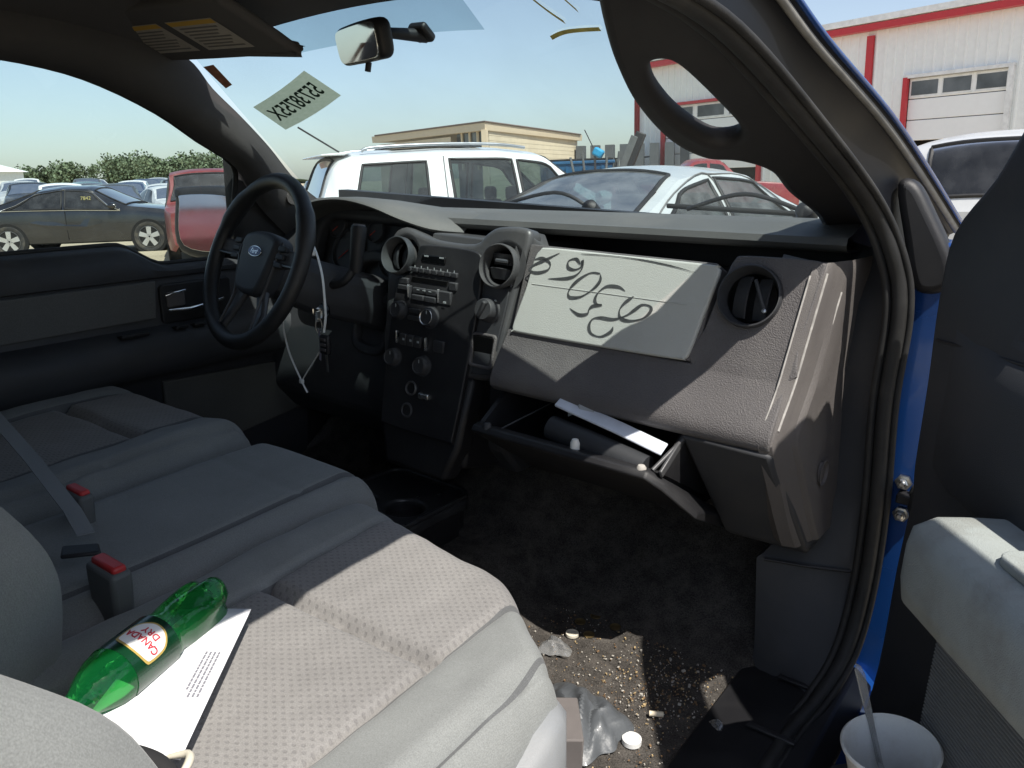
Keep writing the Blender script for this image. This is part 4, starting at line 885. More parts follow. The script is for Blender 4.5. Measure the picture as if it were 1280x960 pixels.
# ------------------------------------------------------------------ loose things in the cab
# green soda bottle, its base squashed
def green_mat():
    m = bpy.data.materials.new('green bottle plastic'); m.use_nodes = True; nt = m.node_tree
    nt.nodes.remove(nt.nodes['Principled BSDF']); o = nt.nodes['Material Output']
    t = N(nt, 'ShaderNodeBsdfTransparent'); t.inputs[0].default_value = (.30, .86, .38, 1)
    tr = N(nt, 'ShaderNodeBsdfTranslucent'); tr.inputs[0].default_value = (.03, .75, .18, 1)
    df = N(nt, 'ShaderNodeBsdfDiffuse'); df.inputs[0].default_value = (.008, .16, .05, 1)
    a = N(nt, 'ShaderNodeMixShader'); a.inputs[0].default_value = .55; nt.links.new(tr.outputs[0], a.inputs[1]); nt.links.new(df.outputs[0], a.inputs[2])
    b = N(nt, 'ShaderNodeMixShader'); b.inputs[0].default_value = .42; nt.links.new(t.outputs[0], b.inputs[1]); nt.links.new(a.outputs[0], b.inputs[2])
    g = N(nt, 'ShaderNodeBsdfGlossy'); g.inputs['Roughness'].default_value = .06
    f = N(nt, 'ShaderNodeFresnel'); f.inputs[0].default_value = 1.5
    no = N(nt, 'ShaderNodeTexNoise'); no.inputs['Scale'].default_value = 60; bp = N(nt, 'ShaderNodeBump'); bp.inputs['Strength'].default_value = .35; bp.inputs['Distance'].default_value = .004
    tc = N(nt, 'ShaderNodeTexCoord'); nt.links.new(tc.outputs['Object'], no.inputs['Vector']); nt.links.new(no.outputs[0], bp.inputs['Height']); nt.links.new(bp.outputs[0], g.inputs['Normal'])
    c = N(nt, 'ShaderNodeMixShader'); nt.links.new(f.outputs[0], c.inputs[0]); nt.links.new(b.outputs[0], c.inputs[1]); nt.links.new(g.outputs[0], c.inputs[2])
    nt.links.new(c.outputs[0], o.inputs[0]); return m
P0, P1 = Vector((.338, .492, .968)), Vector((.425, .255, .972))
bx = (P1-P0).normalized(); bside = Vector((0, 0, 1)).cross(bx).normalized(); bup = bx.cross(bside)
BB = lambda a, s, t: P0 + (bx*a + bside*s + bup*t)*.84
rows = []
for a, rr_, lob in ((.0, .020, .5), (.004, .031, .42), (.014, .0365, .34), (.03, .038, .25), (.055, .0375, .15), (.085, .035, .06), (.105, .032, .02), (.115, .0355, 0), (.12, .0365, 0), (.16, .037, 0), (.20, .037, 0), (.215, .035, 0), (.235, .027, 0), (.255, .017, 0), (.27, .014, 0), (.285, .014, 0)):
    rows.append([BB(a + .010*lob*math.cos(3*(2*math.pi*j/36)), rr_*math.cos(2*math.pi*j/36)*(1 - lob*.55*max(0, math.cos(3*2*math.pi*j/36 + .6))), rr_*math.sin(2*math.pi*j/36)*(1 - lob*.55*max(0, math.cos(3*2*math.pi*j/36 + .6))) + .004*lob*math.sin(j)) for j in range(36)])
bt = loose('soda_bottle', (.32, .40, .945), 'crumpled green plastic soda bottle lying on the passenger seat', 'bottle')
def own(o): shift(o, (.32, .40, .945)); return o
own(loft('bottle_body', rows, green_mat(), bt, ang=70))
own(loft('label_wrap', [[BB(a, .0378*math.cos(2*math.pi*j/40), .0378*math.sin(2*math.pi*j/40)) for j in range(40)] for a in (.122, .14, .16, .18, .199)], mat('dark green label film', (.004, .035, .014), .25, var=.3, vs=30, coat=.3), bt, cap=False))
# shield and lettering curved round the label; c0 is the side turned to the viewer and up
def wrap(a, b, c=0, c0=R(60)):      # a round the bottle, b along it towards the neck
    ang_ = c0 + a/.0382; return BB(.160 + b, (.0382+c)*math.cos(ang_), (.0382+c)*math.sin(ang_))
FACE = R(60)
sh_o = [(-.026, .012), (-.022, .020), (0, .024), (.022, .020), (.026, .012), (.024, -.010), (.012, -.022), (0, -.025), (-.012, -.022), (-.024, -.010)]
def patchwrap(name, P, mat_, off):
    P = [tuple(q[:2]) for q in cr([(a, b, 0) for a, b in P], 4, True)]
    V = [wrap(0, 0, off, FACE)]; F = []
    n = len(P)
    for k in (1, 2, 3, 4):
        for a, b in P: V.append(wrap(a*k/4, b*k/4, off, FACE))
    for j in range(n): F.append((0, 1+j, 1+(j+1) % n))
    for k in range(3):
        for j in range(n): F.append((1+k*n+j, 1+(k+1)*n+j, 1+(k+1)*n+(j+1) % n, 1+k*n+(j+1) % n))
    return own(mk(name, V, F, mat_, bt, fix=False))
patchwrap('label_shield_edge', [(a*1.12, b*1.12) for a, b in sh_o], mat('label gold', (.42, .30, .08), .4), .0004)
patchwrap('label_shield', sh_o, mat('label white', (.78, .78, .76), .5), .0008)
LRED = mat('label red', (.50, .02, .04), .5)
own(text_mesh('label_print', 'CANADA', lambda a, b, c=0: wrap(a, b + .004, c + .0013, FACE), .0145, LRED, bt, bold=.0002, sx=.78))
own(text_mesh('label_print', 'DRY', lambda a, b, c=0: wrap(a, b - .010, c + .0013, FACE), .0135, LRED, bt, bold=.0002, sx=.9))
own(lathe('bottle_cap', [(.0, .018), (.014, .018), (.0155, .014), (.0155, .0), (.0, .0)], lambda a, b, c=0: BB(.278 + c, a, b), mat('green cap', (.01, .16, .05), .5), bt, 24))
# paper
def sheet(name, c4, z, mat_, wob=.004, nu=10, nv=14, th=.0006):
    A, B, C_, D = [Vector((*q, 0)) for q in c4]
    def f(s, t):
        p = A*(1-s)*(1-t) + B*s*(1-t) + C_*s*t + D*(1-s)*t
        return Vector((p.x, p.y, z + wob*math.sin(3*s+2*t)*.5 + .3*wob*(t-.5)**2 + .03*(p.x-.42)))
    return grid(name, f, nu, nv, mat_, None, th)
pc = ((.376, .516), (.298, .455), (.430, .270), (.540, .318))
pp = loose('letter', (.42, .40, .945), 'folded white letter with small print on the passenger seat beside the bottle', 'paper')
q = sheet('letter_sheet', pc, .953, PAPER(), .003); q.parent = pp; shift(q, (.42, .40, .945))
A, B, C_, D = [Vector((*k, 0)) for k in pc]
def PS(s, t, z=.9535):
    p = A*(1-s)*(1-t) + B*s*(1-t) + C_*s*t + D*(1-s)*t
    return Vector((p.x, p.y, z + .003*math.sin(3*s+2*t)*.5 + .0009*(t-.5)**2 + .03*(p.x-.42) + .0004))
V = []
random.seed(3)
for ln in range(4):
    s0 = .10 + ln*.045; t = .36
    while t < .66 - .03*(ln == 3):
        e = t + random.uniform(.012, .03)
        V.append(([PS(s0, t), PS(s0+.022, t), PS(s0+.022, e), PS(s0, e)], [(0, 1, 2, 3)])); t = e + .006
q = mk('letter_print', *merge(V), mat('grey print', (.22, .22, .25), .9), pp, fix=False, smooth=False); shift(q, (.42, .40, .945))
# black strap with a pale clip by the backrest
q = tube('strap_with_clip', cr([(.470, .282, .962), (.505, .292, .970), (.535, .300, .970), (.560, .300, .966)], 5), .005, mat('black webbing', (.015, .015, .016), .8), None, 8, flat=(.35, 1.2))
tag(q, 'short black strap across the foot of the white letter', 'strap'); rebase(q, (.51, .31, .955))
q = tube('plastic_clip', cr([(.530, .312, .960), (.548, .322, .966), (.562, .312, .968), (.568, .295, .965)], 5), [.002 + .002*math.sin(i*.2) for i in range(16)], mat('cream plastic', (.62, .58, .48), .5), None, 8)
tag(q, 'small cream plastic clip at the foot of the white letter', 'clip'); rebase(q, (.55, .32, .955))

# foam cup with a clear spoon, standing in the open door's pocket
cb = PD(.425, .566, .085)
cupo = loose('foam_cup', cb, 'white foam cup in the pocket of the open passenger door', 'cup')
FOAM = mat('white foam', (.82, .83, .81), .8, var=.04, bump=.4, bs=400, dirt=(.45, .38, .28), ds=12, da=.35)
lean = Vector((-.12, -.10, 1)).normalized(); fc = frame((0, 0, 0), Vector((1, 0, .12)), Vector((0, 1, .10)))
lathe('cup_wall', [(.0, .002), (.046, .002), (.048, .006), (.063, .116), (.0665, .118), (.0675, .122), (.0645, .125), (.0605, .121), (.046, .012), (.0, .010)], fc, FOAM, cupo, 48, 60)
CLEAR = glass('clear plastic', (.93, .94, .95), 2.0, .22, (.85, .86, .86))
q = loft('plastic_spoon', [[fc(a, b, c) + Vector(o_) for o_ in ((-.007*w_, .002, 0), (.007*w_, -.002, 0), (.007*w_, .0, .002), (-.007*w_, .004, .002))] for a, b, c, w_ in ((.00, .01, .014, 1.2), (-.02, .025, .06, .7), (-.035, .038, .115, .7), (-.045, .046, .150, 1.0), (-.055, .054, .19, 1.1), (-.058, .056, .20, .6))], CLEAR, None, ang=60)
tag(q, 'clear plastic spoon sticking out of the white foam cup', 'spoon'); q.location = t2w(cb); q.rotation_euler = (0, TILT, 0)

# ignition keys and cable ties
kb = (-.295, 1.215, 1.00)
ky = loose('car_keys', kb, 'key fob and keys hanging from the ignition', 'keys')
kk = lambda o: shift(o, kb)
kk(tube('key_ring', [(-.302 + .004*math.cos(a), 1.216 + .006*math.cos(a), 1.085 + .017*math.sin(a)) for a in [2*math.pi*i/24 for i in range(24)]], .0013, STEEL(), ky, 6, True))
kk(loft('key_blade', [[Vector((-.309, 1.224, 1.118)), Vector((-.305, 1.226, 1.118)), Vector((-.302, 1.222, 1.095)), Vector((-.306, 1.220, 1.095))], [Vector((-.309, 1.214, 1.118)), Vector((-.305, 1.216, 1.118)), Vector((-.302, 1.212, 1.095)), Vector((-.306, 1.210, 1.095))]], STEEL(), ky))
kk(box('key_fob', (-.278, 1.212, 1.045), (.030, .012, .046), PL_BLACK(), ky, bev=.005))
for k in range(3): kk(box('fob_button', (-.278, 1.205, 1.058 - k*.012), (.018, .003, .007), PL_MID(), ky, bev=.001))
kk(loft('paper_tag', [[Vector((-.304 + .004*math.sin(t*3), 1.214, 1.08 - .075*t)), Vector((-.290 + .004*math.sin(t*3), 1.208, 1.08 - .075*t))] for t in [i/6 for i in range(7)]], mat('lilac paper tag', (.55, .52, .62), .8), ky, closed=False))
kk(loft('key_blade', [[Vector((-.280, 1.212, 1.022)), Vector((-.274, 1.212, 1.022)), Vector((-.274, 1.214, 1.022)), Vector((-.280, 1.214, 1.022))], [Vector((-.276, 1.212, .980)), Vector((-.271, 1.212, .980)), Vector((-.271, 1.214, .980)), Vector((-.276, 1.214, .980))]], STEEL(), ky))
zt = loose('cable_tie', (-.30, 1.23, 1.10), 'long white cable tie looped from the steering column to the keys', 'cable tie')
sh1 = lambda o: shift(o, (-.30, 1.23, 1.10))
sh1(tube('tie_strap', cr([(-.345, 1.235, 1.292), (-.325, 1.232, 1.262), (-.305, 1.225, 1.240), (-.282, 1.215, 1.205), (-.272, 1.21, 1.165), (-.268, 1.208, 1.115), (-.276, 1.208, 1.075)], 6), .0032, WHITE_PL(), zt, 6, flat=(.5, 1)))
sh1(box('tie_head', (-.322, 1.224, 1.250), (.014, .012, .013), WHITE_PL(), zt, bev=.002))
zt2 = loose('cable_tie', (-.38, 1.23, .93), 'white cable tie hanging in a V below the steering column', 'cable tie')
sh2 = lambda o: shift(o, (-.38, 1.23, .93))
sh2(tube('tie_strap', cr([(-.456, 1.236, 1.075), (-.448, 1.232, 1.040), (-.425, 1.228, .990), (-.384, 1.226, .932), (-.366, 1.226, .908)], 6), .0028, WHITE_PL(), zt2, 6, flat=(.5, 1)))
sh2(tube('tie_strap', cr([(-.384, 1.225, .934), (-.350, 1.224, .975), (-.302, 1.222, 1.03)], 6), .0024, WHITE_PL(), zt2, 6, flat=(.5, 1)))
sh2(box('tie_head', (-.383, 1.224, .934), (.010, .010, .010), WHITE_PL(), zt2, bev=.002))

# papers in the open glove box
q = tube('rolled_manual', [(.318, 1.262, .968), (.40, 1.256, .958), (.50, 1.250, .946), (.535, 1.248, .942)], [.024, .026, .026, .025], mat('dark booklet cover', (.030, .032, .036), .6, var=.15, bump=.2, bs=60), None, 18)
tag(q, 'dark rolled owner booklet in the open glove box', 'booklet'); rebase(q, (.42, 1.25, .93))
q = loft('folded_papers', [[Vector((x, y, z)) + Vector(o_)*k for o_ in ((0, -.016, -.004), (0, .016, .010), (0, .018, .006), (0, -.014, -.009))] for x, y, z, k in ((.325, 1.275, 1.022, 1.1), (.37, 1.272, 1.012, .9), (.46, 1.268, .998, .9), (.56, 1.262, .980, .9))], mat('blue white paper bundle', (.56, .60, .68), .7, var=.12, vs=30), None, bev=.002)
tag(q, 'bundle of folded white papers on top of the dark booklet', 'papers'); rebase(q, (.44, 1.27, .99))
q = loft('plastic_sleeve', [[Vector((.33, 1.30, 1.02)), Vector((.36, 1.29, 1.045)), Vector((.385, 1.30, 1.03))], [Vector((.35, 1.27, .995)), Vector((.375, 1.27, 1.01)), Vector((.43, 1.27, .992))]], mat('greyish paper', (.34, .36, .38), .5), None, closed=False)
tag(q, 'crumpled grey sleeve behind the folded papers in the glove box', 'sleeve'); rebase(q, (.37, 1.28, 1.0))
q = lathe('foam_plug', [(0, .014), (.006, .013), (.009, .006), (.009, -.008), (0, -.01)], frame((.400, 1.218, .962), (1, 0, 0), (0, 1, 0)), mat('white foam plug', (.78, .78, .74), .8), None, 14)
tag(q, 'tiny white plug on the rim of the open glove box', 'plug'); rebase(q, (.40, 1.218, .955))
q = lathe('cigarette_end', [(0, .012), (.0055, .012), (.006, -.012), (0, -.012)], frame((.527, 1.232, .938), (0, .5, 1), (0, 1, 0)), mat('cream paper', (.75, .66, .50), .8), None, 12)
tag(q, 'cream stub tucked at the end of the rolled booklet', 'stub'); rebase(q, (.527, 1.232, .93))

# litter on the floor
FZ = .503
def crumple(name, cx, cy, rx, ry, hh, mat_, seed, rot=0, n=34):
    rnd = random.Random(seed); ph = [(rnd.uniform(8, 26), rnd.uniform(8, 26), rnd.uniform(0, 6)) for _ in range(9)]
    V, F = [], []
    for j in range(n+1):
        for i in range(n+1):
            s, t = 2*i/n-1, 2*j/n-1
            X, Y = s*math.sqrt(1-t*t/2), t*math.sqrt(1-s*s/2)
            rr_ = math.hypot(X, Y); ed = 1 + .16*math.sin(3*math.atan2(Y, X)+seed) + .08*math.sin(7*math.atan2(Y, X))
            w_ = sum(abs(math.sin(a*X*.22 + b*Y*.22 + c)) for a, b, c in ph)/9
            z = hh*(1-rr_**2.2)*(.35 + .9*w_) + .006*w_
            px_, py_ = X*rx*ed, Y*ry*ed
            V.append(Vector((cx + px_*math.cos(rot) - py_*math.sin(rot), cy + px_*math.sin(rot) + py_*math.cos(rot), FZ + max(0, z))))
    F = [(j*(n+1)+i, j*(n+1)+i+1, (j+1)*(n+1)+i+1, (j+1)*(n+1)+i) for j in range(n) for i in range(n)]
    return mk(name, V, F, mat_, None, ang=25, fix=False)
q = crumple('plastic_bag', .530, 1.075, .100, .070, .05, mat('grey bag film', (.085, .092, .10), .45, var=.15, vs=14, bump=1.0, bs=55, coat=.1), 4, R(-30))
tag(q, 'crumpled grey plastic bag on the floor in front of the passenger seat', 'bag'); rebase(q, (.53, 1.075, FZ))
q = loft('cardboard_box', [[Vector((.455, .985, z)), Vector((.535, 1.045, z)), Vector((.600, .960, z)), Vector((.52, .90, z))] for z in (FZ, FZ+.075)], mat('grey brown card', (.14, .125, .12), .85, var=.1, vs=20), None, bev=.003)
tag(q, 'small grey brown box half under the passenger seat', 'box'); rebase(q, (.53, .97, FZ))
q = crumple('clear_wrapper', .372, 1.225, .034, .026, .025, glass('wrapper film', (.9, .92, .93), 2.5, .20, (.85, .86, .86)), 9, .4, 12)
tag(q, 'crinkled clear wrapper on the floor beside the seat', 'wrapper'); rebase(q, (.372, 1.225, FZ))
coinm = mat('dull brass coin', (.26, .19, .09), .4, metal=.7, var=.2, vs=200); coinm2 = mat('dull silver coin', (.42, .40, .36), .4, metal=.7, var=.2, vs=200)
proto = None
where = ['farthest of the coins on the shaded floor', 'rightmost coin on the shaded floor', 'coin between two others on the shaded floor', 'coin nearest the edge of the sunlight', 'leftmost coin in the shade on the floor', 'faint coin close to the point of sunlight']
for k, (x, y) in enumerate(((.378, 1.472), (.468, 1.440), (.375, 1.385), (.40, 1.315), (.36, 1.345), (.43, 1.375))):
    if proto is None:
        o = lathe('coin', [(0, .0), (.0118, .0), (.0121, .0009), (.0118, .0018), (.0108, .0018), (.0104, .0015), (0, .0015)], frame((0, 0, 0), (1, 0, 0), (0, 1, 0)), coinm, None, 28); proto = o
    else: o = proto.copy(); col.objects.link(o)
    o.location = t2w((x, y, FZ + .001)); o.rotation_euler = (R(random.uniform(-4, 4)), TILT, 0)
    tag(o, 'small dull ' + where[k], 'coin', 'coins on the floor')
for nm, (x, y), rad, hh, m_, lab, cat in (('bottle_cap', (.371, 1.294), .014, .006, mat('cream plastic', (.62, .58, .48), .5), 'pale round cap on the sunlit floor edge', 'cap'), ('bottle_cap', (.625, 1.085), .017, .010, mat('white plastic cap', (.78, .78, .76), .5), 'white plastic cap beside the grey bag', 'cap')):
    q = lathe(nm, [(0, hh*.8), (rad*.75, hh*.8), (rad*.85, hh), (rad, hh*.9), (rad*1.02, 0), (0, 0)], frame((x, y, FZ), (1, 0, 0), (0, 1, 0)), m_, None, 24)
    tag(q, lab, cat); rebase(q, (x, y, FZ))
q = tube('cigarette_butt', [(.618, 1.165, FZ+.006), (.640, 1.178, FZ+.006)], .005, mat('cream paper', (.75, .66, .50), .8), None, 10)
tag(q, 'cigarette butt lying on the sunlit floor near the grey bag', 'butt'); rebase(q, (.63, 1.17, FZ))
q = crumple('foil_scrap', .735, 1.20, .012, .022, .02, glass('wrapper film', (.8, .8, .8)), 2, .9, 10)
tag(q, 'clear scrap of wrapping by the door sill', 'wrapper'); rebase(q, (.735, 1.20, FZ))
rnd = random.Random(11); V = {0: [], 1: [], 2: []}
for k in range(1900):
    if k % 3 == 0: x, y = rnd.gauss(.60, .06), rnd.gauss(1.25, .07)
    else: x, y = rnd.uniform(.22, .74), rnd.uniform(.95, 1.44)
    if not (.2 < x < .76): continue
    s = abs(rnd.gauss(.0002, .0010)) + .0003
    b_ = boxvf((x, y, FZ + s*.5), (s*rnd.uniform(.7, 2.6), s*rnd.uniform(.7, 1.6), s), Matrix.Rotation(rnd.uniform(0, 3), 3, 'Z'))
    V[rnd.choice((0, 1, 1, 2, 2))].append(b_)
for k, (m_, lab) in enumerate(((mat('tan crumbs', (.42, .31, .16), .9), 'tan crumbs scattered over the dirty carpet'), (mat('pale chips', (.45, .42, .37), .9), 'pale grit and paper chips scattered over the dirty carpet'), (mat('brown crumbs', (.20, .12, .06), .9), 'brown crumbs and leaf bits scattered over the dirty carpet'))):
    q = mk('floor_debris', *merge(V[k]), m_, None, smooth=False); rebase(q, (.5, 1.2, FZ)); q['kind'] = 'stuff'; tag(q, lab, 'debris')
# ------------------------------------------------------------------ outside: cars
TYRE = mat('tyre rubber', (.03, .03, .03), .85, dirt=(.2, .17, .12), ds=6, da=.4)
ALLOY = mat('alloy wheel', (.62, .62, .62), .3, metal=.8, var=.05)
CARGLASS = glass('car window glass', (.34, .42, .42), 1.3, .06, (.5, .52, .52))
DARKGL = glass('dark privacy glass', (.05, .06, .065), 1.4, .08, (.35, .36, .38))
def car(name, label, paint, loc, rotz, L, W_, belt, roof, glassm, group=None, wheels=(.19, .80), wr=.34, side=(), front=None, rear=None, sill=.24, tum=.22, intc=None, detail=True):
    """body lofted along x (front at +L/2); belt/roof: (x fraction, height) tables; windows are curved panes laid on it"""
    c = thing(name, label, 'car', loc, rotz, group)
    bx_, bz_ = zip(*belt); rx_, rz_ = zip(*roof)
    zb = lambda f: interp(f, bx_, bz_)
    zr = lambda f: smooth_interp(f, rx_, rz_) if False else interp(f, rx_, rz_)
    def hw(f): 
        e = min(f, 1-f); return W_/2*(1 - .13*max(0, 1-e/.12)**2)
    def zrs(f): return sum(zr(min(1, max(0, f + k*.006))) for k in (-2, -1, 0, 1, 2))/5
    def side_pt(f, t):          # t: 0 belt .. 1 roof edge
        w0 = hw(f)-.015; hgt = max(0, zrs(f)-zb(f)); tb = tum*min(1, hgt/.45)
        return w0 - tb*t**1.15, zb(f) + (hgt - .055*min(1, hgt/.3))*t
    def top_pt(f, s):           # s: -1..1 across the roof / glass
        w1, z1 = side_pt(f, 1); hgt = max(0, zrs(f)-zb(f)); dz = .055*min(1, hgt/.3) + .02
        return w1*s, z1 + dz*(1-abs(s)**2.6)
    N_ = 150 if detail else 28
    ts = [i/16 for i in range(1, 17)] if detail else (.25, .5, .75, 1)
    ss = [.95 - .06*i for i in range(15)] if detail else (.9, .75, .5, .25)
    rows = []; tv = None
    for i in range(N_+1):
        f = i/N_; x = (f-.5)*L; w0 = hw(f); z0 = sill + (.12*max(0, 1-min(f, 1-f)/.05))
        half = [(w0-.10, z0), (w0-.03, z0+.03), (w0-.005, z0+.16), (w0, (z0+zb(f))/2), (w0-.004, zb(f)-.10), (w0-.015, zb(f))]
        tv = [('n', 0)]*5 + [('t', 0)] + [('t', t) for t in ts] + [('s', q) for q in ss]
        half += [side_pt(f, t) for t in ts] + [top_pt(f, q) for q in ss]
        full = [(x, -y, z) for y, z in half] + [(x, 0, top_pt(f, 0)[1])] + [(x, y, z) for y, z in reversed(half)]
        rows.append([Vector(p) for p in full])
    def inq(q, f, t):
        sg = 0
        for k in range(4):
            (x0, y0), (x1, y1) = q[k], q[(k+1) % 4]; cr_ = (x1-x0)*(t-y0) - (y1-y0)*(f-x0)
            if cr_ == 0: continue
            if sg == 0: sg = 1 if cr_ > 0 else -1
            elif (cr_ > 0) != (sg > 0): return False
        return True
    nh = len(tv); lab = tv + [('s', 0)] + [(k, -v if k == 's' else v) for k, v in reversed(tv)]; m_n = len(lab)
    V = [p for q in rows for p in q]; F = []
    for i in range(N_):
        f = (i+.5)/N_
        for j in range(m_n-1):
            (k0, v0), (k1, v1) = lab[j], lab[j+1]
            if detail:
                if k0 == 't' and k1 == 't' and any(inq(q, f, (v0+v1)/2) for q in side): continue
                if k0 == 's' and k1 == 's':
                    cut = False
                    for q in (front, rear):
                        if q and min(q[0], q[1]) < f < max(q[0], q[1]) and abs(v0+v1)/2 < q[2] + (q[3]-q[2])*(f-q[0])/(q[1]-q[0]): cut = True
                    if cut: continue
            F.append((i*m_n+j, i*m_n+j+1, (i+1)*m_n+j+1, (i+1)*m_n+j))
    F += [tuple(range(m_n)), tuple(N_*m_n+j for j in range(m_n))]
    bd_ = mk('body', V, F, paint, c, ang=32, fix=not detail)
    def pane(nm, fn, m_, nu=10, nv=6):
        V, F = gridvf(fn, nu, nv); return mk(nm, V, F, m_, c, fix=False, ang=60)
    off = .006
    INT = mat('dim car interior', (.05, .05, .052), .9)
    SEAL = mat('window seal black', (.012, .012, .013), .6)
    for sy in (-1, 1):
        for q in side:          # four corners (f, t)
            def fn(a, b, q=q, sy=sy):
                f = (q[0][0]*(1-a) + q[1][0]*a)*(1-b) + (q[3][0]*(1-a) + q[2][0]*a)*b
                t = (q[0][1]*(1-a) + q[1][1]*a)*(1-b) + (q[3][1]*(1-a) + q[2][1]*a)*b
                y, z = side_pt(f, t); return Vector(((f-.5)*L, sy*(y+off), z))
            def fb(a, b, q=q, sy=sy):
                p = fn(a, b); p.y -= sy*(off-.002); return p
            if not detail: pane('dark_cabin_pane', fb, INT)  # opaque dark pane on the body stands in for the unlit cabin
            pane('side_window', fn, glassm)
            if detail:
                ed = [fn(k/8, 0) for k in range(8)] + [fn(1, k/6) for k in range(6)] + [fn(1-k/8, 1) for k in range(8)] + [fn(0, 1-k/6) for k in range(6)]
                tube('window_seal', ed, .017, SEAL, c, 6, True)
    for nm, q in (('windshield', front), ('rear_window', rear)):
        if q:
            def fn(a, b, q=q, o_=off):
                f = q[0] + (q[1]-q[0])*b; s = (2*a-1)*(q[2] + (q[3]-q[2])*b)
                y, z = top_pt(f, s); return Vector(((f-.5)*L, y, z + o_))
            if not detail: pane('dark_cabin_pane', lambda a, b: fn(a, b, q, .002), INT, 12, 8)
            pane(nm, fn, glassm, 12, 8)
            if detail:
                ed = [fn(k/10, 0) for k in range(10)] + [fn(1, k/6) for k in range(6)] + [fn(1-k/10, 1) for k in range(10)] + [fn(0, 1-k/6) for k in range(6)]
                tube('window_seal', ed, .019, SEAL, c, 6, True)
    if detail:                  # floor, dash and seats seen through the glass
        SEATM = mat('far seat cloth', intc or (.06, .06, .062), .9, var=.15)
        zs = sill + .30
        loft('cabin_floor', [[Vector(((f-.5)*L, -W_/2+.12, zs)), Vector(((f-.5)*L, W_/2-.12, zs))] for f in (.2, .72)], INT, c, closed=False)
        fx = front[1] if front else .7
        box('car_dash', ((fx-.055-.5)*L, 0, zb(fx)-.12), (.40, W_-.36, .26), INT, c, bev=.08)
        for f in (.52, .335):
            for y in (-.37, .37):
                zt = zb(f)+.02
                box('car_seat', ((f-.5)*L, y, (zs+zt)/2+.05), (.16, .48, zt-zs+.1), SEATM, c, rot=Matrix.Rotation(R(-12), 3, 'Y'), bev=.06)
                box('head_rest', ((f-.5)*L-.07, y, zt+.17), (.10, .27, .17), SEATM, c, bev=.04)
    for f in wheels:
        for sy in (-1, 1):
            fr = frame(((f-.5)*L, sy*(W_/2-.10), wr), (1, 0, 0), (0, 0, sy)) if False else (lambda a, b, cc=0, f=f, sy=sy: Vector(((f-.5)*L + a, sy*(W_/2-.105+cc), wr + b)))
            if detail:
                k = lathe('arch_disc', [(0, .102), (wr*1.14, .112), (wr*1.18, .09)], fr, mat('arch black', (.008, .008, .008), .9), c, 28)  # black disc laid on the body side stands in for the arch's shade
            wl = lathe('wheel', [(wr*.68, .10), (wr*.80, .122), (wr*.95, .12), (wr, .09), (wr, -.1), (wr*.7, -.1)], fr, TYRE, c, 28)
            lathe('rim', [(wr*.70, .115), (wr*.66, .118), (wr*.62, .085), (0, .075)], fr, mat('rim shadow grey', (.10, .10, .10), .5, metal=.5), wl, 24)
            if detail:
                for s in range(5):
                    a = 2*math.pi*s/5 + .3; dx_, dy_ = math.cos(a), math.sin(a)
                    mk('wheel_spoke', [fr(dx_*r_ - dy_*w_*sg, dy_*r_ + dx_*w_*sg, cc) for r_, w_ in ((.02, wr*.12), (wr*.66, wr*.16)) for sg in (-1, 1) for cc in (.085, .112)], [(0, 1, 3, 2), (4, 6, 7, 5), (0, 4, 5, 1), (2, 3, 7, 6), (1, 5, 7, 3), (0, 2, 6, 4)], ALLOY, wl)
    return c, side_pt, top_pt, zb, hw, (lambda f: (f-.5)*L)
WHITE = mat('white car paint', (.72, .74, .74), .25, var=.03, coat=.6, dirt=(.55, .52, .45), ds=1.5, da=.3)
BLACKP = mat('black car paint', (.010, .011, .014), .16, var=.1, coat=.9, dirt=(.07, .07, .065), ds=1.6, da=.25)
REDP = mat('red car paint', (.24, .022, .028), .3, var=.08, coat=.6, dirt=(.3, .2, .16), ds=2, da=.35)
def extra(c, o): o.parent = c; return o

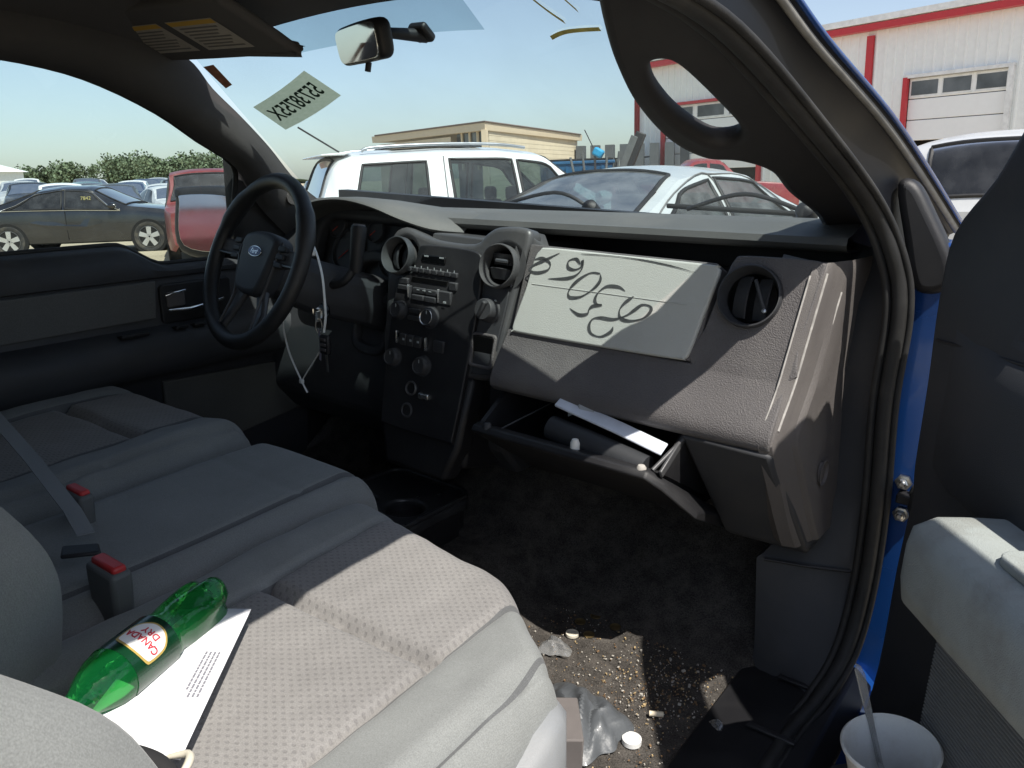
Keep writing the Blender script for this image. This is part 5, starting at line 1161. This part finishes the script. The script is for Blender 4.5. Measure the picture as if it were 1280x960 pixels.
# black sedan with a dented side
SEDB = [(0, .93), (.10, .98), (.45, .95), (.75, .90), (.92, .78), (1, .62)]
SEDR = [(0, .95), (.03, 1.0), (.14, 1.06), (.33, 1.42), (.42, 1.47), (.54, 1.45), (.71, 1.03), (.85, .95), (.95, .82), (1, .66)]
cB, sp, tp_, zb, hw_, xf = car('black_sedan', 'black sedan with dented doors and silver wheels parked beyond the driver window', BLACKP, (-18.85, 10.15, 0), R(44), 4.9, 1.85, SEDB, SEDR, DARKGL,
    side=([(.20, .10), (.43, .08), (.43, .92), (.30, .85)], [(.445, .08), (.665, .08), (.56, .88), (.445, .93)]), front=(.565, .70, .86, .95), rear=(.15, .31, .90, .84), wheels=(.195, .79), wr=.335)
cB.scale = (1.06, 1.06, 1.06)
for sy in (-1, 1):
    tube('chrome_trim', [Vector((xf(f), sy*(sp(f, t)[0]+.012), sp(f, t)[1])) for f, t in ((.17, .04), (.30, .03), (.5, .03), (.68, .04), (.63, .40), (.565, .92), (.44, .97), (.32, .93), (.24, .55), (.17, .05))], .010, CHROME(), cB, 6)
    pts = [(.28, .55), (.38, .50), (.47, .52), (.60, .50), (.64, .70), (.55, .78), (.45, .72), (.36, .80), (.29, .72)]
    V = [Vector((xf(f), sy*(hw_(f)-.03 + .036*((k*7) % 3)/2), z*1.0)) for k, (f, z) in enumerate(pts)] + [Vector((xf(.44), sy*(hw_(.44)+.012), .63)), Vector((xf(.53), sy*(hw_(.5)+.016), .60)), Vector((xf(.35), sy*(hw_(.4)+.010), .66))]
    mk('dented_panel', V, [(0, 1, 11), (1, 2, 9), (1, 9, 11), (2, 3, 10), (2, 10, 9), (3, 4, 10), (4, 5, 10), (5, 6, 10), (6, 9, 10), (6, 7, 9), (7, 11, 9), (7, 8, 11), (8, 0, 11)], BLACKP, cB, smooth=False)
    mk('headlight', [Vector((xf(f), sy*(hw_(f)+.006), z)) for f, z in ((.93, .66), (.985, .62), (.985, .72), (.92, .75))], [(0, 1, 2, 3)], mat('amber clear lamp', (.55, .28, .16), .2), cB)
    tube('door_seam', [Vector((xf(.445), sy*(hw_(.445)+.002), z)) for z in (.32, .6, .93)], .006, mat('arch black', (.01, .01, .01), .9), cB, 5)
    lathe('door_mirror', [(0, -.10), (.07, -.08), (.085, .0), (.06, .06), (0, .07)], lambda a, b, cc=0, sy=sy: Vector((xf(.66)+cc, sy*(W0+.10+a*.9), 1.04+b*.8)) if False else Vector((xf(.655)+cc, sy*(1.0+a*.9), 1.03+b*.8)), BLACKP, cB, 12)
text_mesh('window_marking', '7842', lambda a, b, c=0: Vector((xf(.535)+a, -(sp(.52, .5)[0]+.012+c) + b*.30, 1.20+b)), .11, mat('faded yellow pen', (.35, .31, .12), .8), cB)

# white crossover
SUVB = [(0, 1.02), (.1, 1.08), (.5, 1.05), (.78, 1.02), (.93, .92), (1, .75)]
SUVR = [(0, 1.05), (.015, 1.20), (.055, 1.68), (.10, 1.75), (.30, 1.79), (.45, 1.78), (.56, 1.72), (.72, 1.14), (.86, 1.05), (.96, .93), (1, .78)]
cS, sp, tp_, zb, hw_, xf = car('white_crossover', 'white crossover with roof rails parked nose to the right ahead of the truck', WHITE, (-5.2, 8.48, 0), R(59), 4.95, 1.95, SUVB, SUVR, glass('pale crossover glass', (.38, .48, .48), 1.6, .05, (.5, .52, .52)), intc=(.10, .11, .11),
    side=([(.085, .12), (.255, .08), (.262, .86), (.115, .86)], [(.318, .07), (.478, .06), (.474, .88), (.318, .88)], [(.492, .06), (.700, .10), (.575, .86), (.488, .88)]), front=(.575, .71, .84, .94), rear=(.012, .060, .80, .74), wheels=(.19, .80), wr=.37, tum=.24)
for sy in (-1, 1):
    rail = tube('roof_rail', cr([Vector((xf(f), sy*(sp(f, 1)[0]-.09), z)) for f, z in ((.12, 1.76), (.15, 1.80), (.30, 1.825), (.44, 1.815), (.52, 1.77))], 4), .018, mat('satin rail', (.35, .37, .39), .35, metal=.6), cS, 8)
    tube('door_seam', [Vector((xf(.30), sy*(hw_(.3)+.003), z)) for z in (.35, .7, 1.05)] + [Vector((xf(.302), sy*(sp(.302, .5)[0]+.004), sp(.302, .5)[1])), Vector((xf(.305), sy*(sp(.305, .93)[0]+.004), sp(.305, .93)[1]))], .007, mat('seam grey', (.15, .15, .15), .8), cS, 5)
    tube('door_seam', [Vector((xf(.483), sy*(hw_(.483)+.003), z)) for z in (.35, .7, 1.05)], .007, MATS['seam grey'], cS, 5)
    lathe('door_mirror', [(0, -.10), (.09, -.08), (.11, .0), (.08, .07), (0, .08)], lambda a, b, cc=0, sy=sy: Vector((xf(.69)+cc, sy*(1.07+a), 1.16+b*.8)), WHITE, cS, 12)
loft('rear_spoiler', [[Vector((xf(f), y, z)) for f, z in ((.10, 1.757), (.03, 1.735), (.028, 1.715), (.08, 1.72))] for y in (-.66, -.3, .3, .66)], WHITE, cS, bev=.01)
tube('roof_antenna', [(xf(.09), -.15, 1.77), (xf(.0), -.15, 2.05)], .010, RUBBER(), cS, 6)
grid('sun_roof', lambda a, b: Vector((xf(.20 + .22*b), (2*a-1)*.48, 1.818 - .02*(2*a-1)**2 - .01*(2*b-1)**2)), 6, 6, mat('black roof glass', (.01, .012, .014), .1), cS, .02)
# white sedan close by
SD2R = [(0, 1.0), (.03, 1.06), (.18, 1.10), (.345, 1.42), (.44, 1.47), (.53, 1.455), (.58, 1.43), (.74, 1.06), (.87, .98), (.96, .86), (1, .70)]
SD2B = [(0, .96), (.10, 1.02), (.45, .98), (.75, .95), (.92, .84), (1, .66)]
cW, sp, tp_, zb, hw_, xf = car('silver_sedan', 'silver white four-door sedan parked close ahead, only its roof and windows above the dash', mat('silver white paint', (.52, .55, .55), .28, var=.03, coat=.6, dirt=(.45, .43, .38), ds=1.5, da=.3), (-2.10, 6.72, 0), R(84), 5.05, 1.88, SD2B, SD2R, glass('light sedan glass', (.42, .54, .53), .55, .16, (.5, .52, .52)), intc=(.16, .17, .165),
    side=([(.215, .20), (.425, .10), (.425, .88), (.325, .80)], [(.445, .10), (.685, .10), (.575, .86), (.445, .90)]), front=(.60, .735, .84, .93), rear=(.175, .355, .90, .84), wheels=(.20, .79), wr=.33, tum=.26)
for sy in (-1, 1):
    for P in (((.19, .10), (.315, .90), (.435, .98), (.435, .04)), ((.437, .98), (.58, .95), (.70, .06))):
        tube('door_seam', cr([Vector((xf(f), sy*(sp(f, t)[0]+.008), sp(f, t)[1])) for f, t in P], 5), .007, MATS['seam grey'], cW, 5)
# white van at the right
VANB = [(0, 1.02), (.5, 1.05), (.85, 1.0), (1, .8)]
VANR = [(0, 1.04), (.008, 1.15), (.040, 1.63), (.07, 1.70), (.2, 1.76), (.6, 1.76), (.86, 1.10), (.95, .98), (1, .85)]
cV, sp, tp_, zb, hw_, xf = car('white_minivan', 'white minivan with a dark rear window parked at the right', mat('dusty white van paint', (.50, .51, .51), .35, var=.04, coat=.3, dirt=(.4, .38, .33), ds=1.5, da=.3), (.52, 10.25, -.08), R(88), 5.0, 1.95, VANB, VANR, DARKGL,
    side=([(.06, .1), (.26, .1), (.26, .88), (.08, .88)], [(.29, .1), (.5, .1), (.5, .88), (.29, .88)], [(.52, .1), (.78, .1), (.66, .85), (.52, .88)]), front=(.65, .83, .85, .95), rear=(.012, .052, .84, .80), wr=.34, tum=.20)
for sy in (-1, 1):
    mk('tail_light', [Vector((xf(f), sy*y, z)) for f, y, z in ((.004, .90, .95), (.03, .965, .95), (.03, .90, 1.40), (.018, .84, 1.40))], [(0, 1, 2, 3)], mat('tail lamp red', (.5, .02, .02), .2), cV)

# red off-roader seen through the driver window
c, sp, tp_, zb, hw_, xf = car('red_wagon', 'red upright wagon parked behind the driver side mirror', mat('dusty dull red paint', (.17, .030, .032), .4, var=.1, coat=.3, dirt=(.28, .2, .17), ds=2, da=.45), (-14.6, 10.6, 0), R(-33), 4.5, 1.85, [(0, 1.08), (.5, 1.08), (.9, 1.02), (1, .95)], [(0, 1.1), (.02, 1.2), (.06, 1.74), (.12, 1.80), (.55, 1.80), (.62, 1.74), (.70, 1.14), (.9, 1.08), (1, .98)], DARKGL,
    side=([(.08, .1), (.30, .1), (.30, .9), (.09, .9)], [(.33, .1), (.48, .1), (.48, .9), (.33, .9)], [(.50, .1), (.67, .1), (.63, .85), (.50, .9)]), front=(.625, .695, .88, .92), rear=(.02, .06, .86, .82), wr=.38, tum=.14)
mk('headlight', [Vector((xf(1)+.004, y, z)) for y, z in ((.45, .75), (.72, .75), (.72, .9), (.45, .9))], [(0, 1, 2, 3)], mat('lamp clear', (.7, .7, .7), .1), c)
# red pickup parked rear-on to the left, which the side mirror shows
c, sp, tp_, zb, hw_, xf = car('red_hatchback', 'red hatchback to the left of the truck', MATS['dusty dull red paint'], (-4.3, -9.2, 0), R(70), 4.3, 1.8, SUVB, [(z_[0], z_[1]*.93) for z_ in SUVR], CARGLASS,
    side=([(.085, .12), (.265, .08), (.275, .86), (.115, .86)], [(.33, .07), (.478, .06), (.474, .88), (.325, .88)], [(.492, .06), (.700, .10), (.575, .86), (.488, .88)]), front=(.575, .71, .84, .94), rear=(.012, .060, .80, .74), wr=.36)
# red pickup by the shed
c, sp, tp_, zb, hw_, xf = car('red_pickup', 'small red pickup parked in front of the white shed', REDP, (-8.6, 22.6, 0), R(36), 5.2, 1.85, [(0, 1.10), (.40, 1.10), (.75, 1.08), (.95, .98), (1, .8)], [(0, 1.11), (.36, 1.12), (.40, 1.70), (.46, 1.78), (.58, 1.76), (.70, 1.14), (.9, 1.06), (1, .85)], CARGLASS,
    side=([(.415, .12), (.50, .1), (.50, .88), (.43, .86)], [(.515, .1), (.675, .12), (.59, .82), (.515, .88)]), front=(.60, .70, .86, .94), wr=.38, tum=.16, detail=False)
# rows of far cars
FAR = [('silver', (.50, .52, .54)), ('white', (.72, .73, .73)), ('dark grey', (.06, .065, .07)), ('teal', (.12, .20, .22)), ('black', (.015, .016, .018)), ('light grey', (.36, .38, .40)), ('navy', (.03, .045, .09)), ('pale green', (.32, .38, .34))]
far = [(-34.5, 15.6, 4), (-35.2, 18.2, 2), (-36.0, 20.6, 6), (-36.4, 23.4, 4), (-36.8, 26.2, 2), (-48.0, 21.0, 4), (-48.4, 25.0, 2), (-49.0, 29.0, 6), (-49.3, 33.0, 4), (-24.9, 13.9, 2), (-25.6, 16.4, 0), (-26.6, 19.0, 4), (-29.5, 14.5, 1), (-31.0, 16.6, 4), (-30.3, 19.0, 0), (-31.5, 21.6, 2), (-30.6, 24.4, 4), (-30.0, 27.0, 6), (-41.0, 18.0, 5), (-41.5, 21.5, 3), (-42.5, 24.5, 1), (-42.0, 28.0, 7), (-42.5, 31.5, 1), (-43.0, 35.0, 2), (-55.0, 24.5, 1), (-55.5, 29.0, 0), (-56.0, 34.0, 5), (-57.0, 39.0, 1), (-57.0, 44.0, 3)]
ordn = ['nearest', 'second', 'third', 'fourth', 'fifth', 'sixth', 'seventh', 'eighth', 'ninth', 'tenth']
cnt = {}
for k, (x, y, ci) in enumerate(far):
    nm, cl_ = FAR[ci]; row = 'near' if x > -32 else ('second' if x > -38 else ('third' if x > -45 else ('fourth' if x > -52 else 'farthest')))
    cnt[row] = cnt.get(row, 0) + 1
    pm = mat(nm + ' far car paint', cl_, .3, coat=.5, dirt=(.4, .37, .3), ds=1, da=.3)
    car('parked_car', '%s car, %s from left in the %s row beyond the sedan' % (nm, ordn[cnt[row]-1] if cnt[row] > 1 else 'first', row), pm, (x, y, gz(x)), R(-25 + 12*math.sin(k*2.1)), 4.7, 1.82, SEDB, [(a, b*(1.0 if k % 3 else 1.08)) for a, b in SEDR], DARKGL, 'cars in the rows beyond the black sedan',
        side=([(.20, .10), (.43, .08), (.43, .92), (.30, .85)], [(.445, .08), (.665, .08), (.56, .88), (.445, .93)]), front=(.565, .70, .86, .95), rear=(.15, .31, .90, .84), detail=False)
# a wrecked front end among them
c = thing('wrecked_car', 'wrecked black car with its front torn open in the row beyond the sedan', 'car', (-28.6, 20.4, gz(-28.6)), R(-60))
rnd = random.Random(5); V = []
for k in range(60): V.append(boxvf((rnd.uniform(-.9, .9), rnd.uniform(-.8, .8), rnd.uniform(.35, 1.15)), (rnd.uniform(.1, .7), rnd.uniform(.04, .3), rnd.uniform(.05, .3)), Matrix.Rotation(rnd.uniform(-1, 1), 3, 'X') @ Matrix.Rotation(rnd.uniform(-2, 2), 3, 'Z')))
mk('torn_metal', *merge(V), mat('torn dark metal', (.02, .02, .022), .6, var=.5), c, smooth=False)
lathe('wheel', [(.20, .1), (.30, .12), (.34, .08), (.34, -.1), (.2, -.1)], lambda a, b, cc=0: Vector((a, -.85+cc, .34+b)), TYRE, c, 20)
loft('cabin', [[Vector((x, y, z)) for y in (-.85, .85)] for x, z in ((-2.6, .9), (-2.1, 1.4), (-1.2, 1.42), (-.5, 1.0))], BLACKP, c, closed=False)

# ------------------------------------------------------------------ white metal shed with red trim
SIDING = mat('white metal siding', (.86, .88, .86), .5, var=.03, dirt=(.74, .73, .68), ds=.25, da=.15)
REDT = mat('red trim metal', (.52, .035, .045), .45, var=.05)
p0, p1 = Vector((-15.5, 31.76, 0)), Vector((-1.07, 27.59, 0))
bd = (p1-p0).normalized(); bn = Vector((bd.y, -bd.x, 0))          # bn faces the yard
if bn.y > 0: bn = -bn
BF = lambda a, z, n=0: p0 + bd*a + bn*n + Vector((0, 0, z))
sh_ = thing('metal_shed', 'white metal shed with red trim and roll-up doors', 'building', p0)
rel = lambda o: shift(o, p0)
EH, BL = 5.65, 27.0
DOORS = [(11.45, 14.45), (1.55, 6.2), (18.6, 23.0)]; DH = 4.02
def wall(a0, a1, z0, z1):
    n = max(1, int((a1-a0)/.30)); rows = []
    xs = []
    for i in range(n): 
        q = a0 + (a1-a0)*i/n; wd = (a1-a0)/n
        xs += [(q, 0), (q+wd*.38, 0), (q+wd*.46, .04), (q+wd*.60, .04), (q+wd*.68, 0)]
    xs.append((a1, 0))
    return loftvf([[BF(a, z0, c), BF(a, z1, c)] for a, c in xs], False, False)
cuts = sorted(DOORS); P_ = []; a = 0
for d0, d1 in cuts:
    P_.append(wall(a, d0, 0, EH)); P_.append(wall(d0, d1, DH, EH)); a = d1
P_.append(wall(a, BL, 0, EH))
rel(mk('wall', *merge(P_), SIDING, sh_, smooth=False, fix=False))
rel(loft('side_wall', [[BF(0, 0), BF(0, EH)], [BF(0, 0, -16), BF(0, EH + 1.2, -16)]], SIDING, sh_, closed=False))
rel(loft('roof', [[BF(-.3, EH+.10, .35), BF(-.3, EH+.30, .30), BF(-.3, EH+2.0, -16), BF(-.3, EH+1.8, -16)], [BF(BL, EH+.10, .35), BF(BL, EH+.30, .30), BF(BL, EH+2.0, -16), BF(BL, EH+1.8, -16)]], SIDING, sh_))
rel(box('eave_trim', BF(BL/2, EH-.02, .20), (BL+.5, .30, .19), REDT, sh_, rot=Matrix.Rotation(math.atan2(bd.y, bd.x), 3, 'Z')))
rot_b = Matrix.Rotation(math.atan2(bd.y, bd.x), 3, 'Z')
rel(box('eave_gutter', BF(BL/2, EH+.20, .24), (BL+.5, .26, .18), mat('white gutter', (.78, .79, .78), .4), sh_, rot=rot_b))
for a in (.10, 1.05 if False else .10, 10.2, 17.2):
    rel(box('corner_trim', BF(a, EH/2-.1, .07), (.22, .10, EH-.3), REDT, sh_, rot=rot_b))
for d0, d1 in cuts:
    for a in (d0, d1): rel(box('door_jamb', BF(a, DH/2, .08), (.14, .14, DH), REDT if (a == d0 or d0 < 5) else MATS['white gutter'], sh_, rot=rot_b))
    rel(box('door_head', BF((d0+d1)/2, DH+.02, .08), (d1-d0+.14, .13, .10), REDT if d0 < 5 else mat('white gutter', (.78, .79, .78), .4), sh_, rot=rot_b))
    z = 1.55 if d0 > 5 else 1.2; nsec = 5; hs = (DH-z)/nsec if False else .62
    zz = DH - .02; k = 0
    while k < (3 if d0 > 5 else 4):
        zc = zz - hs/2
        rel(box('door_panel', BF((d0+d1)/2, zc, -.04), (d1-d0-.14, .05, hs-.02), mat('white door panel', (.88, .89, .88), .45, var=.015, dirt=(.8, .79, .76), ds=.4, da=.12), sh_, rot=rot_b, bev=.015))
        if k == 0:
            for j in range(3):
                ww = (d1-d0-.14)/3; a = d0 + .07 + ww*(j+.5)
                rel(box('door_window_frame', BF(a, zc, -.012), (ww*.92, .02, hs*.86), mat('white gutter', (.78, .79, .78), .4), sh_, rot=rot_b))
                rel(box('door_window', BF(a, zc, -.002), (ww*.84, .012, hs*.66), mat('dusk pane', (.10, .11, .12), .08, var=.6, vs=1.2), sh_, rot=rot_b))
        zz -= hs; k += 1
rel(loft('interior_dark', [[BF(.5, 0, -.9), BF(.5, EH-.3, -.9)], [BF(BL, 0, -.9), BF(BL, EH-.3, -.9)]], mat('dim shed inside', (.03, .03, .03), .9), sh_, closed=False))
rel(mk('mildewed_patch', [BF(a, z, .045) for a, z in ((2.6, 3.9), (4.1, 3.9), (4.3, 5.2), (3.0, 5.35))], [(0, 1, 2, 3)], mat('olive tarp', (.30, .30, .14), .9), sh_)) if False else None
# railing at the shed corner
rl = thing('railing', 'black pipe railing beside the corner of the white shed', 'railing', BF(-1.0, 0, .6))
for a in (-1.6, -.6, .4, 1.4): shift(tube('post', [BF(a, 0, .6), BF(a, 2.1, .6)], .035, mat('dark railing', (.03, .03, .035), .6), rl, 8), BF(-1.0, 0, .6))
for z in (1.6, 2.08): shift(tube('rail', [BF(-1.6, z, .6), BF(1.4, z, .6)], .03, MATS['dark railing'], rl, 8), BF(-1.0, 0, .6))

# ------------------------------------------------------------------ tan flat-roofed building
TAN = mat('tan lap siding', (.70, .60, .44), .7, var=.05, dirt=(.45, .36, .24), ds=.8, da=.3)
k0, kR, kL = Vector((-14.38, 19.98, 0)), Vector((-17.22, 29.82, 0)), Vector((-20.91, 22.05, 0))
tb = thing('tan_building', 'low tan clad building with a shallow roof behind the white crossover', 'building', k0)
rt = lambda o: shift(o, k0)
H_ = 2.85
def lap(a, b, z0, z1):
    rows = []; n = int((z1-z0)/.15); dr = (b-a).normalized(); nn = Vector((dr.y, -dr.x, 0))
    if nn.dot(Vector((1.2, 0, 0)) - a) < 0: nn = -nn
    for i in range(n):
        za, zb_ = z0 + (z1-z0)*i/n, z0 + (z1-z0)*(i+1)/n
        rows.append(loftvf([[a + nn*.010 + Vector((0, 0, za)), a + nn*.004 + Vector((0, 0, zb_)), a + Vector((0, 0, zb_))], [b + nn*.010 + Vector((0, 0, za)), b + nn*.004 + Vector((0, 0, zb_)), b + Vector((0, 0, zb_))]], False, False))
    return merge(rows), nn
(vf, nR) = lap(k0, kR, 0, H_); rt(mk('wall', *vf, TAN, tb, smooth=False, fix=False))
(vf, nL) = lap(k0 + (kL-k0)*.28, kL, 0, H_-.1); rt(mk('wall', *vf, TAN, tb, smooth=False, fix=False))
dl = (kL-k0)
q = [k0 + dl*.02, k0 + dl*.28]
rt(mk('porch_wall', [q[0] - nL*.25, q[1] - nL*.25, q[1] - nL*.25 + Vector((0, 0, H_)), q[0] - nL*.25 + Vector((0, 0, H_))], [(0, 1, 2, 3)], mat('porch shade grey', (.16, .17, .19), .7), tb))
for j in range(4):
    a, b = q[0] + (q[1]-q[0])*(j/4+.03), q[0] + (q[1]-q[0])*((j+1)/4-.03)
    rt(mk('window', [p + Vector((0, 0, z)) - nL*.2 for p, z in ((a, 1.7), (b, 1.7), (b, 2.85), (a, 2.85))], [(0, 1, 2, 3)], mat('dusk pane', (.10, .11, .12), .08), tb))
    rt(tube('window_mullion', [a - nL*.18 + Vector((0, 0, 1.7)), a - nL*.18 + Vector((0, 0, 2.85))], .05, TAN, tb, 6))
far_c = kR + kL - k0
rt(loft('roof', [[p + Vector((0, 0, z)) + o_ for p, z, o_ in ((k0, H_ - .02, (nL+nR)*.12), (kR, H_ - .02, nR*.12 + (kR-k0).normalized()*.3), (far_c, H_+.5, Vector((0, 0, 0))), (kL, H_ - .02, nL*.12 + (kL-k0).normalized()*.3))], [p + Vector((0, 0, z)) + o_ for p, z, o_ in ((k0, H_+.20, (nL+nR)*.14), (kR, H_+.20, nR*.14 + (kR-k0).normalized()*.3), (far_c, H_+.8, Vector((0, 0, 0))), (kL, H_+.20, nL*.14 + (kL-k0).normalized()*.3))]], mat('pale fascia', (.68, .56, .40), .6, var=.04), tb))
rt(tube('roof_edge', [kL + nL*.16 + Vector((0, 0, H_+.22)), k0 + (nL+nR)*.16 + Vector((0, 0, H_+.22)), kR + nR*.16 + Vector((0, 0, H_+.22))], .028, mat('brown roof edge', (.16, .12, .10), .7), tb, 6))
rt(box('corner_board', k0 + (nL+nR)*.03 + Vector((0, 0, H_/2)), (.16, .16, H_), MATS['pale fascia'], tb, rot=Matrix.Rotation(math.atan2(nR.y, nR.x), 3, 'Z')))

# far white shed at the left edge
fs = thing('far_white_shed', 'low white shed at the far left behind the rows of cars', 'building', (-70, 24.0, gz(-70)), R(25))
loft('wall', [[Vector((x, y, z)) for x, y in ((-4, -5), (4, -5), (4, 5), (-4, 5))] for z in (0, 2.0)], WHITE, fs)
loft('roof', [[Vector((-4.3, y, 1.95)), Vector((0, y, 3.0)), Vector((4.3, y, 1.95))] for y in (-5.3, 5.3)], mat('white sheet roof', (.75, .76, .76), .5), fs)
# dumpster and scrap by the buildings
dp = thing('blue_dumpster', 'blue steel dumpster beside the tan building', 'dumpster', (-12.4, 22.0, 0), R(30))
loft('bin', [[Vector((x, y, z)) for x, y in ((-1.1*k, -.75*k), (1.1*k, -.75*k), (1.1*k, .75*k), (-1.1*k, .75*k))] for z, k in ((.1, .9), (1.75, 1.0), (1.76, 1.05), (1.85, 1.05))], mat('blue bin paint', (.012, .10, .22), .6, dirt=(.12, .11, .10), ds=2, da=.3), dp, bev=.02)
for k in range(4): box('bin_rib', (-.8 + k*.53, -.76, .95), (.08, .08, 1.5), MATS['blue bin paint'], dp)
box('bin_lid', (0, 0, 1.89), (2.2, 1.5, .05), PL_BLACK(), dp)
sp_ = thing('scrap_loader', 'dark loader arm with scrap and a blue cover in front of the white shed', 'machine', (-10.6, 21.3, 0), R(20))
box('arm', (.45, 0, 1.95), (.28, .25, 1.3), mat('loader black', (.02, .02, .022), .5), sp_, rot=Matrix.Rotation(R(22), 3, 'Y'), bev=.03)
box('arm_plate', (.33, -.14, 2.0), (.20, .03, 1.0), mat('loader grey', (.12, .13, .13), .6), sp_, rot=Matrix.Rotation(R(22), 3, 'Y'), bev=.01)
box('blue_cover', (-.55, 0, 2.05), (.30, .3, .24), mat('bright blue sheet', (.02, .30, .55), .6), sp_, rot=Matrix.Rotation(R(30), 3, 'Y'), bev=.05)
box('red_body', (-.5, 0, 1.35), (1.5, .8, .30), REDP, sp_, bev=.05)
box('chassis', (0, 0, .8), (2.0, 1.0, .9), MATS['loader black'], sp_, bev=.05)
for k in range(5): tube('pipe', [(-1.3+.32*k, .1, 1.5), (-1.4+.36*k, .1, 1.95 + .12*(k % 3))], .035, MATS['loader grey'], sp_, 6)
tube('whip', [(-.7, 0, 2.2), (-.95, 0, 2.7)], .015, MATS['loader black'], sp_, 5)
for a in (-.7, .7): lathe('wheel', [(.2, .12), (.40, .12), (.45, .06), (.45, -.12), (.2, -.12)], lambda p, q_, cc=0, a=a: Vector((a+p, -.6+cc, .45+q_)), TYRE, sp_, 20)
fe = thing('pallet_stack', 'grey storage racks behind the dumpster', 'rack', (-15.2, 30.2, 0), R(20))
for k in range(9): box('rack_slat', (-2.4 + k*.6, 0, 1.45), (.35, .4, 2.3), mat('rack grey', (.09, .10, .11), .8), fe)

# ------------------------------------------------------------------ trees
LEAF = mat('leaf green', (.11, .145, .085), .8, spec=.3, var=.45, vs=.6)  # distance haze is put into both leaf colours as a paler green
LEAF2 = mat('leaf yellow green', (.14, .17, .10), .8, spec=.3, var=.35, vs=.6)
BARK = mat('bark', (.10, .08, .06), .9, var=.3)
def tree(x, y, hgt, wid, seed, label):
    rnd = random.Random(seed); t = thing('tree', label, 'tree', (x, y, gz(x)-.2), 0, 'trees on the horizon')
    V = [tubevf([(0, 0, 0), (.1, .05, hgt*.25), (.0, .1, hgt*.55)], [.28, .22, .10], 7)]
    for k in range(6):
        a = rnd.uniform(0, 6.28); V.append(tubevf([(0, 0, hgt*.22), (math.cos(a)*wid*.22, math.sin(a)*wid*.22, hgt*.5), (math.cos(a)*wid*.38, math.sin(a)*wid*.38, hgt*.72)], [.12, .08, .03], 5))
    mk('trunk', *merge(V), BARK, t)
    cl_ = [(rnd.gauss(0, wid*.23), rnd.gauss(0, wid*.23), hgt*rnd.uniform(.28, .86), wid*rnd.uniform(.12, .24)) for _ in range(26)]
    for m_, n in ((LEAF, 2600), (LEAF2, 1200)):
        V, F = [], []
        for k in range(n):
            cx, cy, cz, cr_ = rnd.choice(cl_); v = Vector((rnd.gauss(0, 1), rnd.gauss(0, 1), rnd.gauss(0, .8))).normalized()*cr_*rnd.uniform(.55, 1.08)
            p = Vector((cx, cy, cz)) + v; p.z = max(hgt*.10, p.z); s = rnd.uniform(.12, .24)
            a = Vector((rnd.uniform(-1, 1), rnd.uniform(-1, 1), rnd.uniform(-1, 1))).normalized(); b = a.orthogonal().normalized()
            i = len(V); V += [p + a*s, p + b*s*.6, p - a*s, p - b*s*.6]; F.append((i, i+1, i+2, i+3))
        mk('crown', V, F, m_, t, smooth=False, fix=False)
for k, (x, y, hh, ww, lab) in enumerate(((-107.0, 48.0, 3.3, 5, 'leftmost round green tree on the horizon'), (-104.0, 50.3, 3.5, 5, 'second green tree from the left on the horizon, beside the gap'), (-98.4, 54.4, 3.7, 5.5, 'green tree right of the gap on the horizon'), (-96.0, 56.2, 4.2, 6, 'tallest green tree above the rows of cars'), (-93.9, 57.7, 4.0, 6, 'broad green tree above the wrecked car'), (-91.4, 59.5, 4.1, 6, 'green tree just left of the red wagon'), (-89.2, 61.2, 3.9, 6, 'rightmost green tree, half behind the side mirror'))):
    tree(x, y, hh, ww, 20+k, lab)
q = grid('bush_line', lambda a, b: Vector((-150 + 48*a + 6*b, 45 + 31*a + 10*b, 1.4 + (.7 + .2*math.sin(a*40) + .15*math.sin(a*97))*math.sin(b*math.pi))), 160, 6, LEAF); q['kind'] = 'stuff'; tag(q, 'low hedge of dark bushes along the horizon', 'bushes')
